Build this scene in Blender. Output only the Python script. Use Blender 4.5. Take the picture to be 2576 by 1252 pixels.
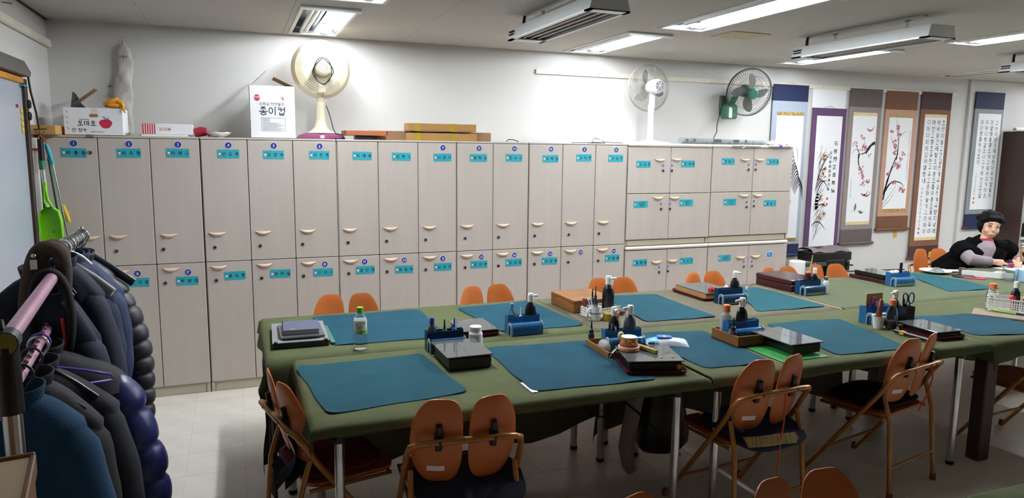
import bpy, math, random
from mathutils import Matrix, Vector
random.seed(7)
for o in list(bpy.data.objects): bpy.data.objects.remove(o, do_unlink=True)
S = bpy.context.scene
COL = S.collection
pi = math.pi

# ---------------------------------------------------------------- camera
cam_d = bpy.data.cameras.new('camera'); cam = bpy.data.objects.new('camera', cam_d); COL.objects.link(cam)
cam_d.sensor_fit = 'HORIZONTAL'; cam_d.sensor_width = 36.0; cam_d.lens = 1776.52/2576*36.0
cam_d.clip_start = 0.02; cam_d.clip_end = 60
yaw, pitch, roll = [math.radians(a) for a in (21.37208, -7.91575, 0.6225)]
fw = Vector((math.sin(yaw)*math.cos(pitch), math.cos(yaw)*math.cos(pitch), math.sin(pitch)))
rt0 = Vector((math.cos(yaw), -math.sin(yaw), 0)); up0 = rt0.cross(fw)
rt = rt0*math.cos(roll)+up0*math.sin(roll); up = up0*math.cos(roll)-rt0*math.sin(roll)
R3 = Matrix((rt, up, -fw)).transposed().to_4x4()
cam.matrix_world = Matrix.Translation((1.13104, -5.31925, 1.731335)) @ R3
S.camera = cam

# ---------------------------------------------------------------- world and exposure (the room is closed; its own lamps light it)
w = bpy.data.worlds.new('world'); S.world = w; w.use_nodes = True
w.node_tree.nodes['Background'].inputs[0].default_value = (0.8, 0.9, 1, 1)
w.node_tree.nodes['Background'].inputs[1].default_value = 0.0
S.view_settings.view_transform = 'Standard'; S.view_settings.look = 'None'
S.view_settings.gamma = 1.0; S.view_settings.use_curve_mapping = False
S.view_settings.exposure = 0.0
TUBE_POWER = 208.0   # emission of the tubes over the tables; those by the wall are set lower to balance the light
WALL_TUBE = 100.0

# ---------------------------------------------------------------- materials
def lin(c): return c/12.92 if c <= .04045 else ((c+.055)/1.055)**2.4
def rgb(h):
    if isinstance(h, str): h = [int(h[i:i+2], 16)/255 for i in (0, 2, 4)]
    return tuple(lin(c) for c in h[:3])+(1.0,)
MATS = {}
def mat(name, col, rough=.5, metal=0, var=0, ns=8, bump=0, bs=60, trans=0, emit=0, ior=1.45, sheen=0, spec=.5, stretch=None, alpha=1, col2=None):
    if name in MATS: return MATS[name]
    m = bpy.data.materials.new(name); m.use_nodes = True; MATS[name] = m
    nt = m.node_tree; b = nt.nodes['Principled BSDF']; I = b.inputs
    c = rgb(col); I['Base Color'].default_value = c
    I['Roughness'].default_value = rough; I['Metallic'].default_value = metal; I['IOR'].default_value = ior
    I['Specular IOR Level'].default_value = spec
    if trans: I['Transmission Weight'].default_value = trans
    if alpha < 1: I['Alpha'].default_value = alpha
    if sheen: I['Sheen Weight'].default_value = sheen; I['Sheen Roughness'].default_value = .6
    if emit:
        I['Emission Color'].default_value = c; I['Emission Strength'].default_value = emit
    if var or bump or col2:
        tc = nt.nodes.new('ShaderNodeTexCoord'); src = tc.outputs['Object']
        if stretch:
            mp = nt.nodes.new('ShaderNodeMapping'); mp.inputs['Scale'].default_value = stretch
            nt.links.new(src, mp.inputs[0]); src = mp.outputs[0]
        if var or col2:
            n = nt.nodes.new('ShaderNodeTexNoise'); n.inputs['Scale'].default_value = ns; n.inputs['Detail'].default_value = 4
            nt.links.new(src, n.inputs['Vector'])
            r = nt.nodes.new('ShaderNodeValToRGB'); e = r.color_ramp.elements
            e[0].position = .3; e[1].position = .7
            if col2: e[0].color = c; e[1].color = rgb(col2)
            else:
                e[0].color = tuple(max(0, k*(1-var)) for k in c[:3])+(1,); e[1].color = tuple(min(1, k*(1+var)) for k in c[:3])+(1,)
            nt.links.new(n.outputs['Fac'], r.inputs[0]); nt.links.new(r.outputs[0], I['Base Color'])
        if bump:
            n2 = nt.nodes.new('ShaderNodeTexNoise'); n2.inputs['Scale'].default_value = bs; n2.inputs['Detail'].default_value = 3
            nt.links.new(src, n2.inputs['Vector'])
            bp = nt.nodes.new('ShaderNodeBump'); bp.inputs['Strength'].default_value = bump; bp.inputs['Distance'].default_value = .01
            nt.links.new(n2.outputs['Fac'], bp.inputs['Height']); nt.links.new(bp.outputs[0], I['Normal'])
    return m

# ---------------------------------------------------------------- geometry builder
class G:
    def __init__(s): s.v = []; s.f = []; s.m = []; s.s = []; s.T = None
    def at(s, x=0, y=0, z=0, rz=0, rx=0, ry=0, sc=1):
        s.T = Matrix.Translation((x, y, z)) @ Matrix.Rotation(rz, 4, 'Z') @ Matrix.Rotation(ry, 4, 'Y') @ Matrix.Rotation(rx, 4, 'X') @ Matrix.Scale(sc, 4); return s
    def add(s, vs, fs, m=0, sm=False):
        k = len(s.v)
        if s.T is not None: vs = [tuple(s.T @ Vector(p)) for p in vs]
        s.v += [tuple(p) for p in vs]
        for f in fs: s.f.append(tuple(i+k for i in f)); s.m.append(m); s.s.append(sm)
        return s
    def box(s, x0, x1, y0, y1, z0, z1, m=0):
        return s.add([(x, y, z) for x in (x0, x1) for y in (y0, y1) for z in (z0, z1)],
                     [(0, 1, 3, 2), (4, 6, 7, 5), (0, 4, 5, 1), (2, 3, 7, 6), (0, 2, 6, 4), (1, 5, 7, 3)], m)
    def cbox(s, x0, x1, y0, y1, z0, z1, b=.004, m=0):
        b = min(b, abs(x1-x0)*.45, abs(y1-y0)*.45, abs(z1-z0)*.45)
        X = (x0, x1); Y = (y0, y1); Z = (z0, z1); vs = []; ix = {}
        for i in (0, 1):
            for j in (0, 1):
                for k in (0, 1):
                    sx, sy, sz = (1-2*i)*b, (1-2*j)*b, (1-2*k)*b
                    for a in range(3):
                        p = [X[i]+(0 if a == 0 else sx), Y[j]+(0 if a == 1 else sy), Z[k]+(0 if a == 2 else sz)]
                        ix[(i, j, k, a)] = len(vs); vs.append(p)
        fs = []
        for a in range(3):
            for e in (0, 1):
                q = []
                for (p, r) in ((0, 0), (1, 0), (1, 1), (0, 1)):
                    t = [p, r]; t.insert(a, e); q.append(ix[(t[0], t[1], t[2], a)])
                fs.append(tuple(q) if (e == 1) ^ (a == 1) else tuple(q[::-1]))
        for a in range(3):
            o = [d for d in range(3) if d != a]
            for p in (0, 1):
                for r in (0, 1):
                    t0 = [0, 0, 0]; t1 = [0, 0, 0]; t0[o[0]] = t1[o[0]] = p; t0[o[1]] = t1[o[1]] = r; t1[a] = 1
                    q = (ix[(*t0, o[0])], ix[(*t1, o[0])], ix[(*t1, o[1])], ix[(*t0, o[1])])
                    fs.append(q)
        for i in (0, 1):
            for j in (0, 1):
                for k in (0, 1): fs.append((ix[(i, j, k, 0)], ix[(i, j, k, 1)], ix[(i, j, k, 2)]))
        return s.add(vs, fs, m)
    def tube(s, pts, r, n=8, m=0, closed=False, cap=True, sq=None):
        P = [Vector(p) for p in pts]; N = len(P); rr = r if isinstance(r, (list, tuple)) else [r]*N
        vs = []; fs = []; nv = None
        for i in range(N):
            if closed: d = P[(i+1) % N]-P[i-1]
            else: d = P[min(i+1, N-1)]-P[max(i-1, 0)]
            d = d.normalized() if d.length > 1e-9 else Vector((0, 0, 1))
            if nv is None:
                a = Vector((0, 0, 1)) if abs(d.z) < .9 else Vector((1, 0, 0)); nv = (a-d*a.dot(d)).normalized()
            else:
                nv = nv-d*nv.dot(d); nv = nv.normalized() if nv.length > 1e-6 else Vector((1, 0, 0))
            b = d.cross(nv)
            for k in range(n):
                t = 2*pi*k/n; vs.append(P[i]+(nv*math.cos(t)+b*math.sin(t)*(sq or 1))*rr[i])
        for i in range(N if closed else N-1):
            j = (i+1) % N
            for k in range(n): fs.append((i*n+k, i*n+(k+1) % n, j*n+(k+1) % n, j*n+k))
        s.add(vs, fs, m, True)
        if cap and not closed:
            s.add(vs[:n], [tuple(range(n))[::-1]], m); s.add(vs[-n:], [tuple(range(n))], m)
        return s
    def lathe(s, prof, n=20, m=0, c=(0, 0, 0), sx=1, sy=1, mats=None, sm=True):
        vs = []; k = len(prof)
        for r, z in prof:
            for i in range(n):
                t = 2*pi*i/n; vs.append((c[0]+r*math.cos(t)*sx, c[1]+r*math.sin(t)*sy, c[2]+z))
        for a in range(k-1):
            s.add([vs[a*n+i] for i in range(n)]+[vs[(a+1)*n+i] for i in range(n)],
                  [(i, (i+1) % n, n+(i+1) % n, n+i) for i in range(n)], mats[a] if mats else m, sm)
        if prof[0][0] > 1e-5: s.add(vs[:n], [tuple(range(n))[::-1]], mats[0] if mats else m)
        if prof[-1][0] > 1e-5: s.add(vs[-n:], [tuple(range(n))], mats[-1] if mats else m)
        return s
    def prism(s, poly, d0, d1, ax='z', m=0, sm=False):
        def P(a, b, d): return {'z': (a, b, d), 'y': (a, d, b), 'x': (d, a, b)}[ax]
        n = len(poly); vs = [P(a, b, d0) for a, b in poly]+[P(a, b, d1) for a, b in poly]
        fl = ax == 'y'
        f0 = tuple(range(n)); f1 = tuple(range(n, 2*n))
        s.add(vs, [f0 if fl else f0[::-1], f1[::-1] if fl else f1], m)
        return s.add(vs, [((i, n+i, n+(i+1) % n, (i+1) % n) if fl else (i, (i+1) % n, n+(i+1) % n, n+i)) for i in range(n)], m, sm)
    def poly(s, pts, m=0): return s.add(pts, [tuple(range(len(pts)))], m)
    def ell(s, c, r, n=12, m=0, k=8):
        vs = []; fs = []
        if not isinstance(r, (tuple, list)): r = (r, r, r)
        for j in range(1, k):
            a = pi*j/k
            for i in range(n):
                t = 2*pi*i/n; vs.append((c[0]+r[0]*math.sin(a)*math.cos(t), c[1]+r[1]*math.sin(a)*math.sin(t), c[2]-r[2]*math.cos(a)))
        vs += [(c[0], c[1], c[2]-r[2]), (c[0], c[1], c[2]+r[2])]; b = len(vs)-2
        for j in range(k-2):
            for i in range(n): fs.append((j*n+i, j*n+(i+1) % n, (j+1)*n+(i+1) % n, (j+1)*n+i))
        for i in range(n): fs.append((b, (i+1) % n, i)); fs.append((b+1, (k-2)*n+i, (k-2)*n+(i+1) % n))
        return s.add(vs, fs, m, True)
    def grid(s, fn, nu, nv, m=0, sm=True, cu=False, flip=False):
        vs = [fn(i/nu, j/nv) for i in range(nu+(0 if cu else 1)) for j in range(nv+1)]; w_ = nv+1; N = nu if cu else nu+1; fs = []
        for i in range(nu):
            for j in range(nv):
                q = (i*w_+j, ((i+1) % N)*w_+j, ((i+1) % N)*w_+j+1, i*w_+j+1); fs.append(q[::-1] if flip else q)
        return s.add(vs, fs, m, sm)
    def text(s, st, size, o=(0, 0, 0), xa=(1, 0, 0), ya=(0, 0, 1), m=1, bold=0, center=True, wide=1):
        V, F = glyphs(st, bold)
        if not V: return s
        x0 = min(p[0] for p in V); x1 = max(p[0] for p in V); y0 = min(p[1] for p in V); y1 = max(p[1] for p in V)
        cx, cy = ((x0+x1)/2, (y0+y1)/2) if center else (0, 0)
        xa = Vector(xa); ya = Vector(ya); o = Vector(o)
        return s.add([o+xa*((p[0]-cx)*size*wide)+ya*((p[1]-cy)*size) for p in V], F, m)

# ---------------------------------------------------------------- writing: Korean syllables are put together from strokes, other characters come from the built-in font
JC = {  # consonants, polylines in a unit square
 'g': [[(.1, .9), (.88, .9), (.8, .05)]], 'n': [[(.12, .95), (.12, .12), (.92, .12)]], 'd': [[(.9, .92), (.12, .92), (.12, .1), (.92, .1)]],
 'r': [[(.1, .95), (.88, .95), (.88, .54), (.12, .54), (.12, .08), (.92, .08)]], 'm': [[(.12, .93), (.88, .93), (.88, .07), (.12, .07), (.12, .95)]],
 'b': [[(.12, .98), (.12, .06), (.88, .06), (.88, .98)], [(.12, .52), (.88, .52)]], 's': [[(.5, .95), (.46, .6), (.06, .05)], [(.48, .62), (.94, .05)]],
 'o': [[(.5+.42*math.cos(2*math.pi*k/14), .5+.45*math.sin(2*math.pi*k/14)) for k in range(15)]],
 'j': [[(.08, .9), (.92, .9)], [(.5, .9), (.46, .58), (.06, .05)], [(.48, .6), (.94, .05)]], 'c': [[(.35, 1.02), (.65, 1.02)], [(.08, .8), (.92, .8)], [(.5, .8), (.46, .52), (.06, .02)], [(.48, .54), (.94, .02)]],
 'k': [[(.1, .92), (.88, .92), (.8, .05)], [(.12, .52), (.84, .52)]], 't': [[(.9, .94), (.12, .94), (.12, .06), (.92, .06)], [(.12, .5), (.86, .5)]],
 'p': [[(.06, .92), (.94, .92)], [(.06, .07), (.94, .07)], [(.32, .92), (.32, .07)], [(.68, .92), (.68, .07)]],
 'h': [[(.32, 1.03), (.68, 1.03)], [(.06, .8), (.94, .8)], [(.5+.33*math.cos(2*math.pi*k/14), .32+.31*math.sin(2*math.pi*k/14)) for k in range(15)]]}
CHO = 'g,gg,n,d,dd,r,m,b,bb,s,ss,o,j,jj,c,k,t,p,h'.split(',')
JON = ',g,gg,gs,n,nj,nh,d,r,rg,rm,rb,rs,rt,rp,rh,m,b,bs,s,ss,o,j,c,k,t,p,h'.split(',')
V1 = {'a': [[(.4, 1), (.4, 0)], [(.4, .55), (.95, .55)]], 'ae': [[(.25, 1), (.25, 0)], [(.75, 1), (.75, 0)], [(.25, .55), (.75, .55)]], 'ya': [[(.4, 1), (.4, 0)], [(.4, .68), (.95, .68)], [(.4, .38), (.95, .38)]],
 'eo': [[(.7, 1), (.7, 0)], [(.7, .55), (.1, .55)]], 'e': [[(.45, 1), (.45, 0)], [(.85, 1), (.85, 0)], [(.45, .55), (.0, .55)]], 'yeo': [[(.7, 1), (.7, 0)], [(.7, .7), (.1, .7)], [(.7, .4), (.1, .4)]],
 'ye': [[(.45, 1), (.45, 0)], [(.85, 1), (.85, 0)], [(.45, .7), (.0, .7)], [(.45, .4), (.0, .4)]], 'i': [[(.6, 1), (.6, 0)]]}
V2 = {'o': [[(0, .15), (1, .15)], [(.5, .15), (.5, .95)]], 'yo': [[(0, .15), (1, .15)], [(.33, .15), (.33, .95)], [(.67, .15), (.67, .95)]], 'u': [[(0, .85), (1, .85)], [(.5, .85), (.5, .0)]],
 'yu': [[(0, .85), (1, .85)], [(.33, .85), (.33, .0)], [(.67, .85), (.67, .0)]], 'eu': [[(0, .5), (1, .5)]]}
JUNG = ['a', 'ae', 'ya', None, 'eo', 'e', 'yeo', 'ye', 'o', ('o', 'a'), ('o', 'ae'), ('o', 'i'), 'yo', 'u', ('u', 'eo'), ('u', 'e'), ('u', 'i'), 'yu', 'eu', ('eu', 'i'), 'i']
def syllable(ch, wd=.085):
    k = ord(ch)-0xAC00; c, v, f = CHO[k//588], JUNG[(k % 588)//28], JON[k % 28]; S_ = []
    def put(strokes, x0, x1, y0, y1):
        for st in strokes: S_.append([(x0+(x1-x0)*p[0], y0+(y1-y0)*p[1]) for p in st])
    def cons(n, x0, x1, y0, y1):
        m = len(n)
        for q, a in enumerate(n): put(JC[a], x0+(x1-x0)*q/m, x0+(x1-x0)*(q+1)/m-(.03 if m > 1 else 0), y0, y1)
    b = .36 if f else 0.0
    if isinstance(v, tuple):
        cons(c, .06, .52, b+(1-b)*.48, .95); put(V2[v[0]], .02, .62, b+.02, b+(1-b)*.36); put(V1[v[1]], .66, .98, b, .97)
    elif v in V1: cons(c, .05, .56, b+(.04 if f else .14), .92); put(V1[v], .6, .98, b, .97)
    else: cons(c, .2, .8, b+(1-b)*.48, .96); put(V2[v], .02, .98, b+.02, b+(1-b)*.38)
    if f: cons(f, .16, .86, -.02, .30)
    V = []; F = []
    for st in S_:
        n = len(st); base = len(V)
        for i, p in enumerate(st):
            a = Vector(st[max(i-1, 0)]); d = Vector(st[min(i+1, n-1)]); t = (d-a).normalized(); q = Vector((-t.y, t.x))*wd/2; P = Vector(p)
            e = t*wd*.3*(-1 if i == 0 else 1 if i == n-1 else 0)
            V += [tuple(P+q+e), tuple(P-q+e)]
        F += [(base+2*i, base+2*i+1, base+2*i+3, base+2*i+2) for i in range(n-1)]
    return [(x*.9, y*.92-.06) for x, y in V], F
GL = {}
def glyph_batch(chars):
    chars = list(dict.fromkeys(chars))
    c = bpy.data.curves.new('t', 'FONT'); c.body = '\n'.join(chars); c.size = 1; c.space_line = 3; c.resolution_u = 2; c.offset = .012
    o = bpy.data.objects.new('t', c); COL.objects.link(o)
    e = o.evaluated_get(bpy.context.evaluated_depsgraph_get()); me = e.to_mesh(); vs = [(p.co.x, p.co.y) for p in me.vertices]
    row = [int(round((.35-y)/3)) for x, y in vs]; mp = {}
    for ch in chars: GL[ch] = ([], [])
    for i, (x, y) in enumerate(vs):
        V = GL[chars[row[i]]][0]; mp[i] = len(V); V.append((x, y+3*row[i]))
    for p in me.polygons:
        f = tuple(p.vertices) if p.normal.z >= 0 else tuple(p.vertices)[::-1]
        GL[chars[row[f[0]]]][1].append(tuple(mp[i] for i in f))
    e.to_mesh_clear(); bpy.data.objects.remove(o, do_unlink=True); bpy.data.curves.remove(c)
glyph_batch('0123456789KDomesticjrPURE:.-&,()CJ石根蘭芷香無價戊戌春節庭園書')
def glyphs(st, bold=0):
    V = []; F = []; x = 0
    for ch in st:
        key = ch
        if 0xAC00 <= ord(ch) <= 0xD7A3:
            key = (ch, bool(bold))
            if key not in GL: GL[key] = syllable(ch, .135 if bold else .105)
        if ch == ' ' or key not in GL: x += .3; continue
        v, f = GL[key]; k = len(V)
        if ord(ch) < 0x300: x0 = min(p[0] for p in v); adv = max(p[0] for p in v)-x0+.09
        else: x0 = 0; adv = .98
        V += [(p[0]-x0+x, p[1]) for p in v]; F += [tuple(i+k for i in q) for q in f]; x += adv
    return V, F

def mesh(name, g, mats):
    me = bpy.data.meshes.new(name); me.from_pydata(g.v, [], g.f)
    for m in (mats if isinstance(mats, (list, tuple)) else [mats]): me.materials.append(m)
    me.polygons.foreach_set('material_index', g.m); me.polygons.foreach_set('use_smooth', g.s); me.update()
    return me
def tag(o, label=None, cat=None, group=None, kind=None):
    if label: o['label'] = label
    if cat: o['category'] = cat
    if group: o['group'] = group
    if kind: o['kind'] = kind
    return o
def obj(name, g, mats, parent=None, label=None, cat=None, group=None, kind=None, loc=None, rz=0):
    me = g if isinstance(g, bpy.types.Mesh) else mesh(name, g, mats)
    o = bpy.data.objects.new(name, me); COL.objects.link(o)
    if parent: o.parent = parent
    if loc: o.location = loc
    if rz: o.rotation_euler[2] = rz
    return tag(o, label, cat, group, kind)
def thing(name, label, cat, loc=(0, 0, 0), rz=0, group=None):
    o = bpy.data.objects.new(name, None); COL.objects.link(o); o.empty_display_size = .05
    o.location = loc; o.rotation_euler[2] = rz
    return tag(o, label, cat, group)
def dup(root, loc, rz, label, group=None):
    r = root.copy(); COL.objects.link(r); r.location = loc; r.rotation_euler[2] = rz; r['label'] = label
    if group: r['group'] = group
    for ch in list(root.children):
        c = ch.copy(); COL.objects.link(c); c.parent = r
        for g in ch.children:
            d = g.copy(); COL.objects.link(d); d.parent = c
    return r
def attach(o, t):
    """make o, built in world coordinates, a part of t"""
    for k in ('category', 'group', 'label'):
        if k in o: del o[k]
    o.parent = t; o.matrix_parent_inverse = (Matrix.Translation(t.location) @ Matrix.Rotation(t.rotation_euler[2], 4, 'Z')).inverted(); return o
def arc(cx, cy, r, a0, a1, n): return [(cx+r*math.cos(math.radians(a0+(a1-a0)*i/n)), cy+r*math.sin(math.radians(a0+(a1-a0)*i/n))) for i in range(n+1)]
def rrect(x0, x1, y0, y1, r, n=4):
    return arc(x1-r, y0+r, r, -90, 0, n)+arc(x1-r, y1-r, r, 0, 90, n)+arc(x0+r, y1-r, r, 90, 180, n)+arc(x0+r, y0+r, r, 180, 270, n)

def sm(pts, n=4, closed=False):
    """Catmull-Rom through the points (3 or 4 numbers each, so radii can ride along)"""
    P = [Vector(p) if len(p) <= 4 else p for p in pts]; N = len(P); out = []
    for i in range(N if closed else N-1):
        a, b, c, d = P[(i-1) % N if closed else max(i-1, 0)], P[i], P[(i+1) % N], P[(i+2) % N if closed else min(i+2, N-1)]
        for k in range(n):
            t = k/n; out.append(tuple(.5*((2*b)+(c-a)*t+(2*a-5*b+4*c-d)*t*t+(3*b-a-3*c+d)*t**3)))
    if not closed: out.append(tuple(P[-1]))
    return out
def stube(g, pts4, n=8, m=0, k=4, sq=None):
    """smooth tube; each point is x, y, z, radius"""
    Q = sm(pts4, k); return g.tube([p[:3] for p in Q], [p[3] for p in Q], n, m, sq=sq)

# common materials
M_black = mat('black_plastic', '141416', .35); M_white = mat('white_plastic', 'eceae6', .35); M_chrome = mat('chrome', 'c9c9c9', .22, 1, var=.12, ns=14)
M_steel = mat('brushed_steel', '9a9a98', .4, 1); M_ink = mat('ink_text', '17171a', .7); M_paper = mat('paper_white', 'eeece8', .8)
M_card = mat('cardboard', '94714a', .85, var=.08, ns=5, bump=.05); M_redtxt = mat('print_red', 'c23440', .6)
M_glass = mat('clear_plastic', 'f2f7f7', .04, trans=1, ior=1.2); M_wood = mat('warm_wood', '855629', .45, var=.35, ns=5, stretch=(2, 1.2, 16))
M_cord = mat('black_cord', '1b1b1c', .5)
# ================================================================ the room
XL, XR, YB, YF, ZC = -.05, 12.0, .55, -9.0, 2.6
M_wall = mat('painted_wall', 'cccac7', .75, var=.03, ns=1.5, bump=.06, bs=25)
M_ceil = mat('painted_ceiling_board', 'bdb8b1', .8, var=.03, ns=1.2, bump=.04, bs=40)
M_joint = mat('floor_joint', 'c2bbaf', .8)
M_tile = mat('vinyl_tile', 'dad4ca', .36, var=.07, ns=6, bump=.03, bs=14)
fl = obj('floor', G().box(XL-.1, XR, YF, YB+.1, -.05, -.0012), M_joint, kind='structure')
tm = mesh('floor_tile', G().cbox(.0007, .2993, .0007, .2993, -.003, 0, .0003), M_tile)
cells = []
for i in range(-4, 38):
    for j in range(-27, 8):
        x, y = .82+.3*i, -1.39+.3*j
        if x < XL-.3 or x > XR-.3 or y > YB or y < YF: continue
        cx, cy = x+.15-1.131, y+.15+5.319
        d = cx*math.sin(yaw)+cy*math.cos(yaw); l = abs(cx*math.cos(yaw)-cy*math.sin(yaw))
        sc_ = d+100 if (d < .3 or l/d > .85 or y > -.25 or d < 1.7) else d
        cells.append((sc_, x, y))
cells.sort()
for _, x, y in cells[:298]: obj('floor_tile', tm, None, fl, loc=(x, y, 0))
g = G()
for _, x, y in cells[298:]:
    g.add([(x+.0012, y+.0012, 0), (x+.2988, y+.0012, 0), (x+.2988, y+.2988, 0), (x+.0012, y+.2988, 0)], [(0, 1, 2, 3)])
obj('floor_tile', g, M_tile, fl, kind='stuff')
obj('wall_back', G().box(XL-.1, XR, YB, YB+.1, 0, ZC), M_wall, kind='structure')
obj('wall_left', G().box(XL-.1, XL, YF, YB, 0, ZC), M_wall, kind='structure')
obj('wall_right', G().box(XR, XR+.1, YF, YB+.1, 0, ZC), M_wall, kind='structure')
obj('wall_front', G().box(XL-.1, XR+.1, YF-.1, YF, 0, ZC), mat('dark_unseen_wall', '625a52', .7, var=.1, ns=2), kind='structure')  # unseen wall behind the camera, coloured dark to cut bounced light
# ceiling: a slab with openings for the recessed lamps, faced with boards
LAMPS = [(1.56, 1.90, -.68, .44), (3.85, 4.20, -.68, .42), (3.95, 4.30, -2.2, -.92), (6.02, 6.36, -.85, .26), (6.30, 6.64, -2.5, -1.28), (1.66, 2.0, -2.1, -.94), (8.32, 8.66, -.68, .42), (10.6, 10.94, -2.2, -.9), (10.6, 10.94, -.68, .42), (8.5, 8.84, -2.3, -1.1)]
ce = obj('ceiling', G().box(XL-.1, XR+.1, YF-.1, YB+.1, ZC+.12, ZC+.2), M_ceil, kind='structure')
xs = sorted(set([XL-.1, XR+.1]+[round(.6+.91*i, 3) for i in range(12)]+[a for L in LAMPS for a in L[:2]]))
ys = sorted(set([YF-.1, YB+.1]+[round(.02-1.82*i, 3) for i in range(4)]+[a for L in LAMPS for a in L[2:]]))
seam_x = [round(.6+.91*i, 3) for i in range(12)]; seam_y = [round(.02-1.82*i, 3) for i in range(4)]
BX = [XL]+[x for x in seam_x if x < XR]+[XR]; BY = sorted([YF, YB]+seam_y)
for i in range(len(BX)-1):
    for j in range(len(BY)-1):
        x0, x1, y0, y1 = BX[i]+.001, BX[i+1]-.001, BY[j]+.001, BY[j+1]-.001
        if x1-x0 < .02 or y1-y0 < .02: continue
        cx_ = sorted(set([x0, x1]+[a for L in LAMPS for a in L[:2] if x0 < a < x1])); cy_ = sorted(set([y0, y1]+[a for L in LAMPS for a in L[2:] if y0 < a < y1]))
        g = G()
        for a in range(len(cx_)-1):
            for b in range(len(cy_)-1):
                mx, my = (cx_[a]+cx_[a+1])/2, (cy_[b]+cy_[b+1])/2
                if any(L[0] < mx < L[1] and L[2] < my < L[3] for L in LAMPS): continue
                g.box(cx_[a], cx_[a+1], cy_[b], cy_[b+1], ZC, ZC+.012)
        if g.v: obj('ceiling_board', g, M_ceil, ce)
# screw specks on the boards
g = G(); M_speck = mat('rusty_screw_head', '6a6259', .8)
for i in range(170):
    x = random.uniform(.2, 6.5); y = random.choice([-.3, -.6, -.9, -1.2, .2])+random.uniform(-.02, .02)+.1*math.sin(x)
    for k in range(random.choice((1, 2, 2))): g.at(x+random.uniform(-.05, .05), y+random.uniform(-.01, .01), ZC-.0006).lathe([(.0045, 0), (.003, .0004)], 6)
obj('screw_heads', g, M_speck, ce, kind='stuff')
# timber rail, left-wall moulding, pilaster strip
M_rail = mat('cream_painted_timber', 'd9d2c2', .6, var=.06, ns=5)
g = G().cbox(3.63, 8.87, YB-.018, YB, 2.405, 2.445, .003)
tr = obj('trim_1', g, M_rail, kind='structure')
for x in (3.72, 4.25, 5.4, 6.9, 8.1): obj('screw_head', G().at(x, YB-.0185, 2.427, rx=pi/2).lathe([(.006, 0), (.004, .002)], 8), M_steel, tr)
obj('trim_2', G().cbox(XL, XL+.03, YF, YB, 2.405, 2.46, .008), M_rail, kind='structure')
obj('trim_3', G().cbox(9.08, XR, YB-.035, YB, 0, ZC, .006), M_wall, kind='structure')
obj('trim_4', G().cbox(XL, XL+.012, YF, YB, ZC-.012, ZC, .003), mat('dark_seam', '3c352d', .9), kind='structure')

# ================================================================ ceiling lamps
M_refl = mat('lamp_reflector', 'b9bcc0', .25, .85); M_reflw = mat('lamp_reflector_glare', 'e6e6e4', .3); M_lampwhite = mat('lamp_white_frame', 'dcdcd8', .4)
M_tube = mat('lit_tube', (.955, .98, 1.0), .4, emit=TUBE_POWER); M_tubew = mat('lit_tube_dimmed', (.955, .98, 1.0), .4, emit=WALL_TUBE); M_dead = mat('unlit_tube', 'dedede', .2)
M_hole = mat('lamp_housing_dark', '55585c', .5, .6)
lamp_lab = ['lit ceiling lamp right above the cream fan', 'lit ceiling lamp above the standing white fan', 'long lit ceiling lamp between the two hanging heaters, cut by the top edge',
            'lit ceiling lamp above the navy orchid scroll', 'lit ceiling lamp at the right edge of the picture', 'ceiling lamp of which only a sliver shows at the top edge above the cream fan',
            'unlit ceiling lamp behind the partly seen heater at the right', 'lit ceiling lamp out of view to the right of the bookcase', 'lit ceiling lamp right above the bookcase', 'lit ceiling lamp out of view to the right, over the table of the seated person']
for k, (x0, x1, y0, y1) in enumerate(LAMPS):
    lit = k != 6
    t = thing('ceiling_lamp', lamp_lab[k], 'lamp', ((x0+x1)/2, (y0+y1)/2, ZC), 0, 'recessed ceiling lamps')
    a, b = (x1-x0)/2, (y1-y0)/2
    g = G().box(-a, a, -b, b, .105, .11).box(-a, -a+.004, -b, b, 0, .105).box(a-.004, a, -b, b, 0, .105).box(-a, a, -b, -b+.004, 0, .105).box(-a, a, b-.004, b, 0, .105)
    obj('housing', g, M_hole, t)
    g = G()
    for (p, q, r_, s_) in ((-a-.012, a+.012, -b-.012, -b+.012), (-a-.012, a+.012, b-.012, b+.012), (-a-.012, -a+.012, -b, b), (a-.012, a+.012, -b, b)):
        g.cbox(p, q, r_, s_, -.008, .002, .002)
    g.box(-a-.012, a+.012, -b-.014, -b-.002, -.028, -.004)
    obj('frame', g, M_lampwhite, t)
    for s_ in (-1, 1):
        g = G(); c = s_*a*.5; w2 = a*.46
        g.add([(c-w2, -b+.03, .02), (c-.03, -b+.03, .085), (c-.03, b-.03, .085), (c-w2, b-.03, .02)], [(0, 1, 2, 3)])
        g.add([(c+w2, -b+.03, .02), (c+.03, -b+.03, .085), (c+.03, b-.03, .085), (c+w2, b-.03, .02)], [(3, 2, 1, 0)])
        g.add([(c-.03, -b+.03, .085), (c+.03, -b+.03, .085), (c+.03, b-.03, .085), (c-.03, b-.03, .085)], [(0, 1, 2, 3)])
        obj('reflector', g, M_reflw if (lit and s_ == 1) else M_refl, t)  # white on the lit half stands in for the tube's glare
    for s_ in (-1, 1):
        on = lit and s_ == 1
        if s_ == -1 and k in (2,): continue
        c = s_*a*.46; z = .010
        g = G()
        for d in (-.016, .016): g.tube([(c+d, -b+.1, z), (c+d, b-.1, z)], .0145, 12)  # radius enlarged so the tubes look as broad as their bloom
        tb = obj('tube', g, (M_tubew if y1 > 0 else M_tube) if on else M_dead, t)
        g = G().cbox(c-.024, c+.024, b-.1, b-.03, z-.012, z+.016, .004).cbox(c-.024, c+.024, -b+.06, -b+.1, z-.012, z+.016, .004)
        obj('socket', g, M_white, t)

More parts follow.
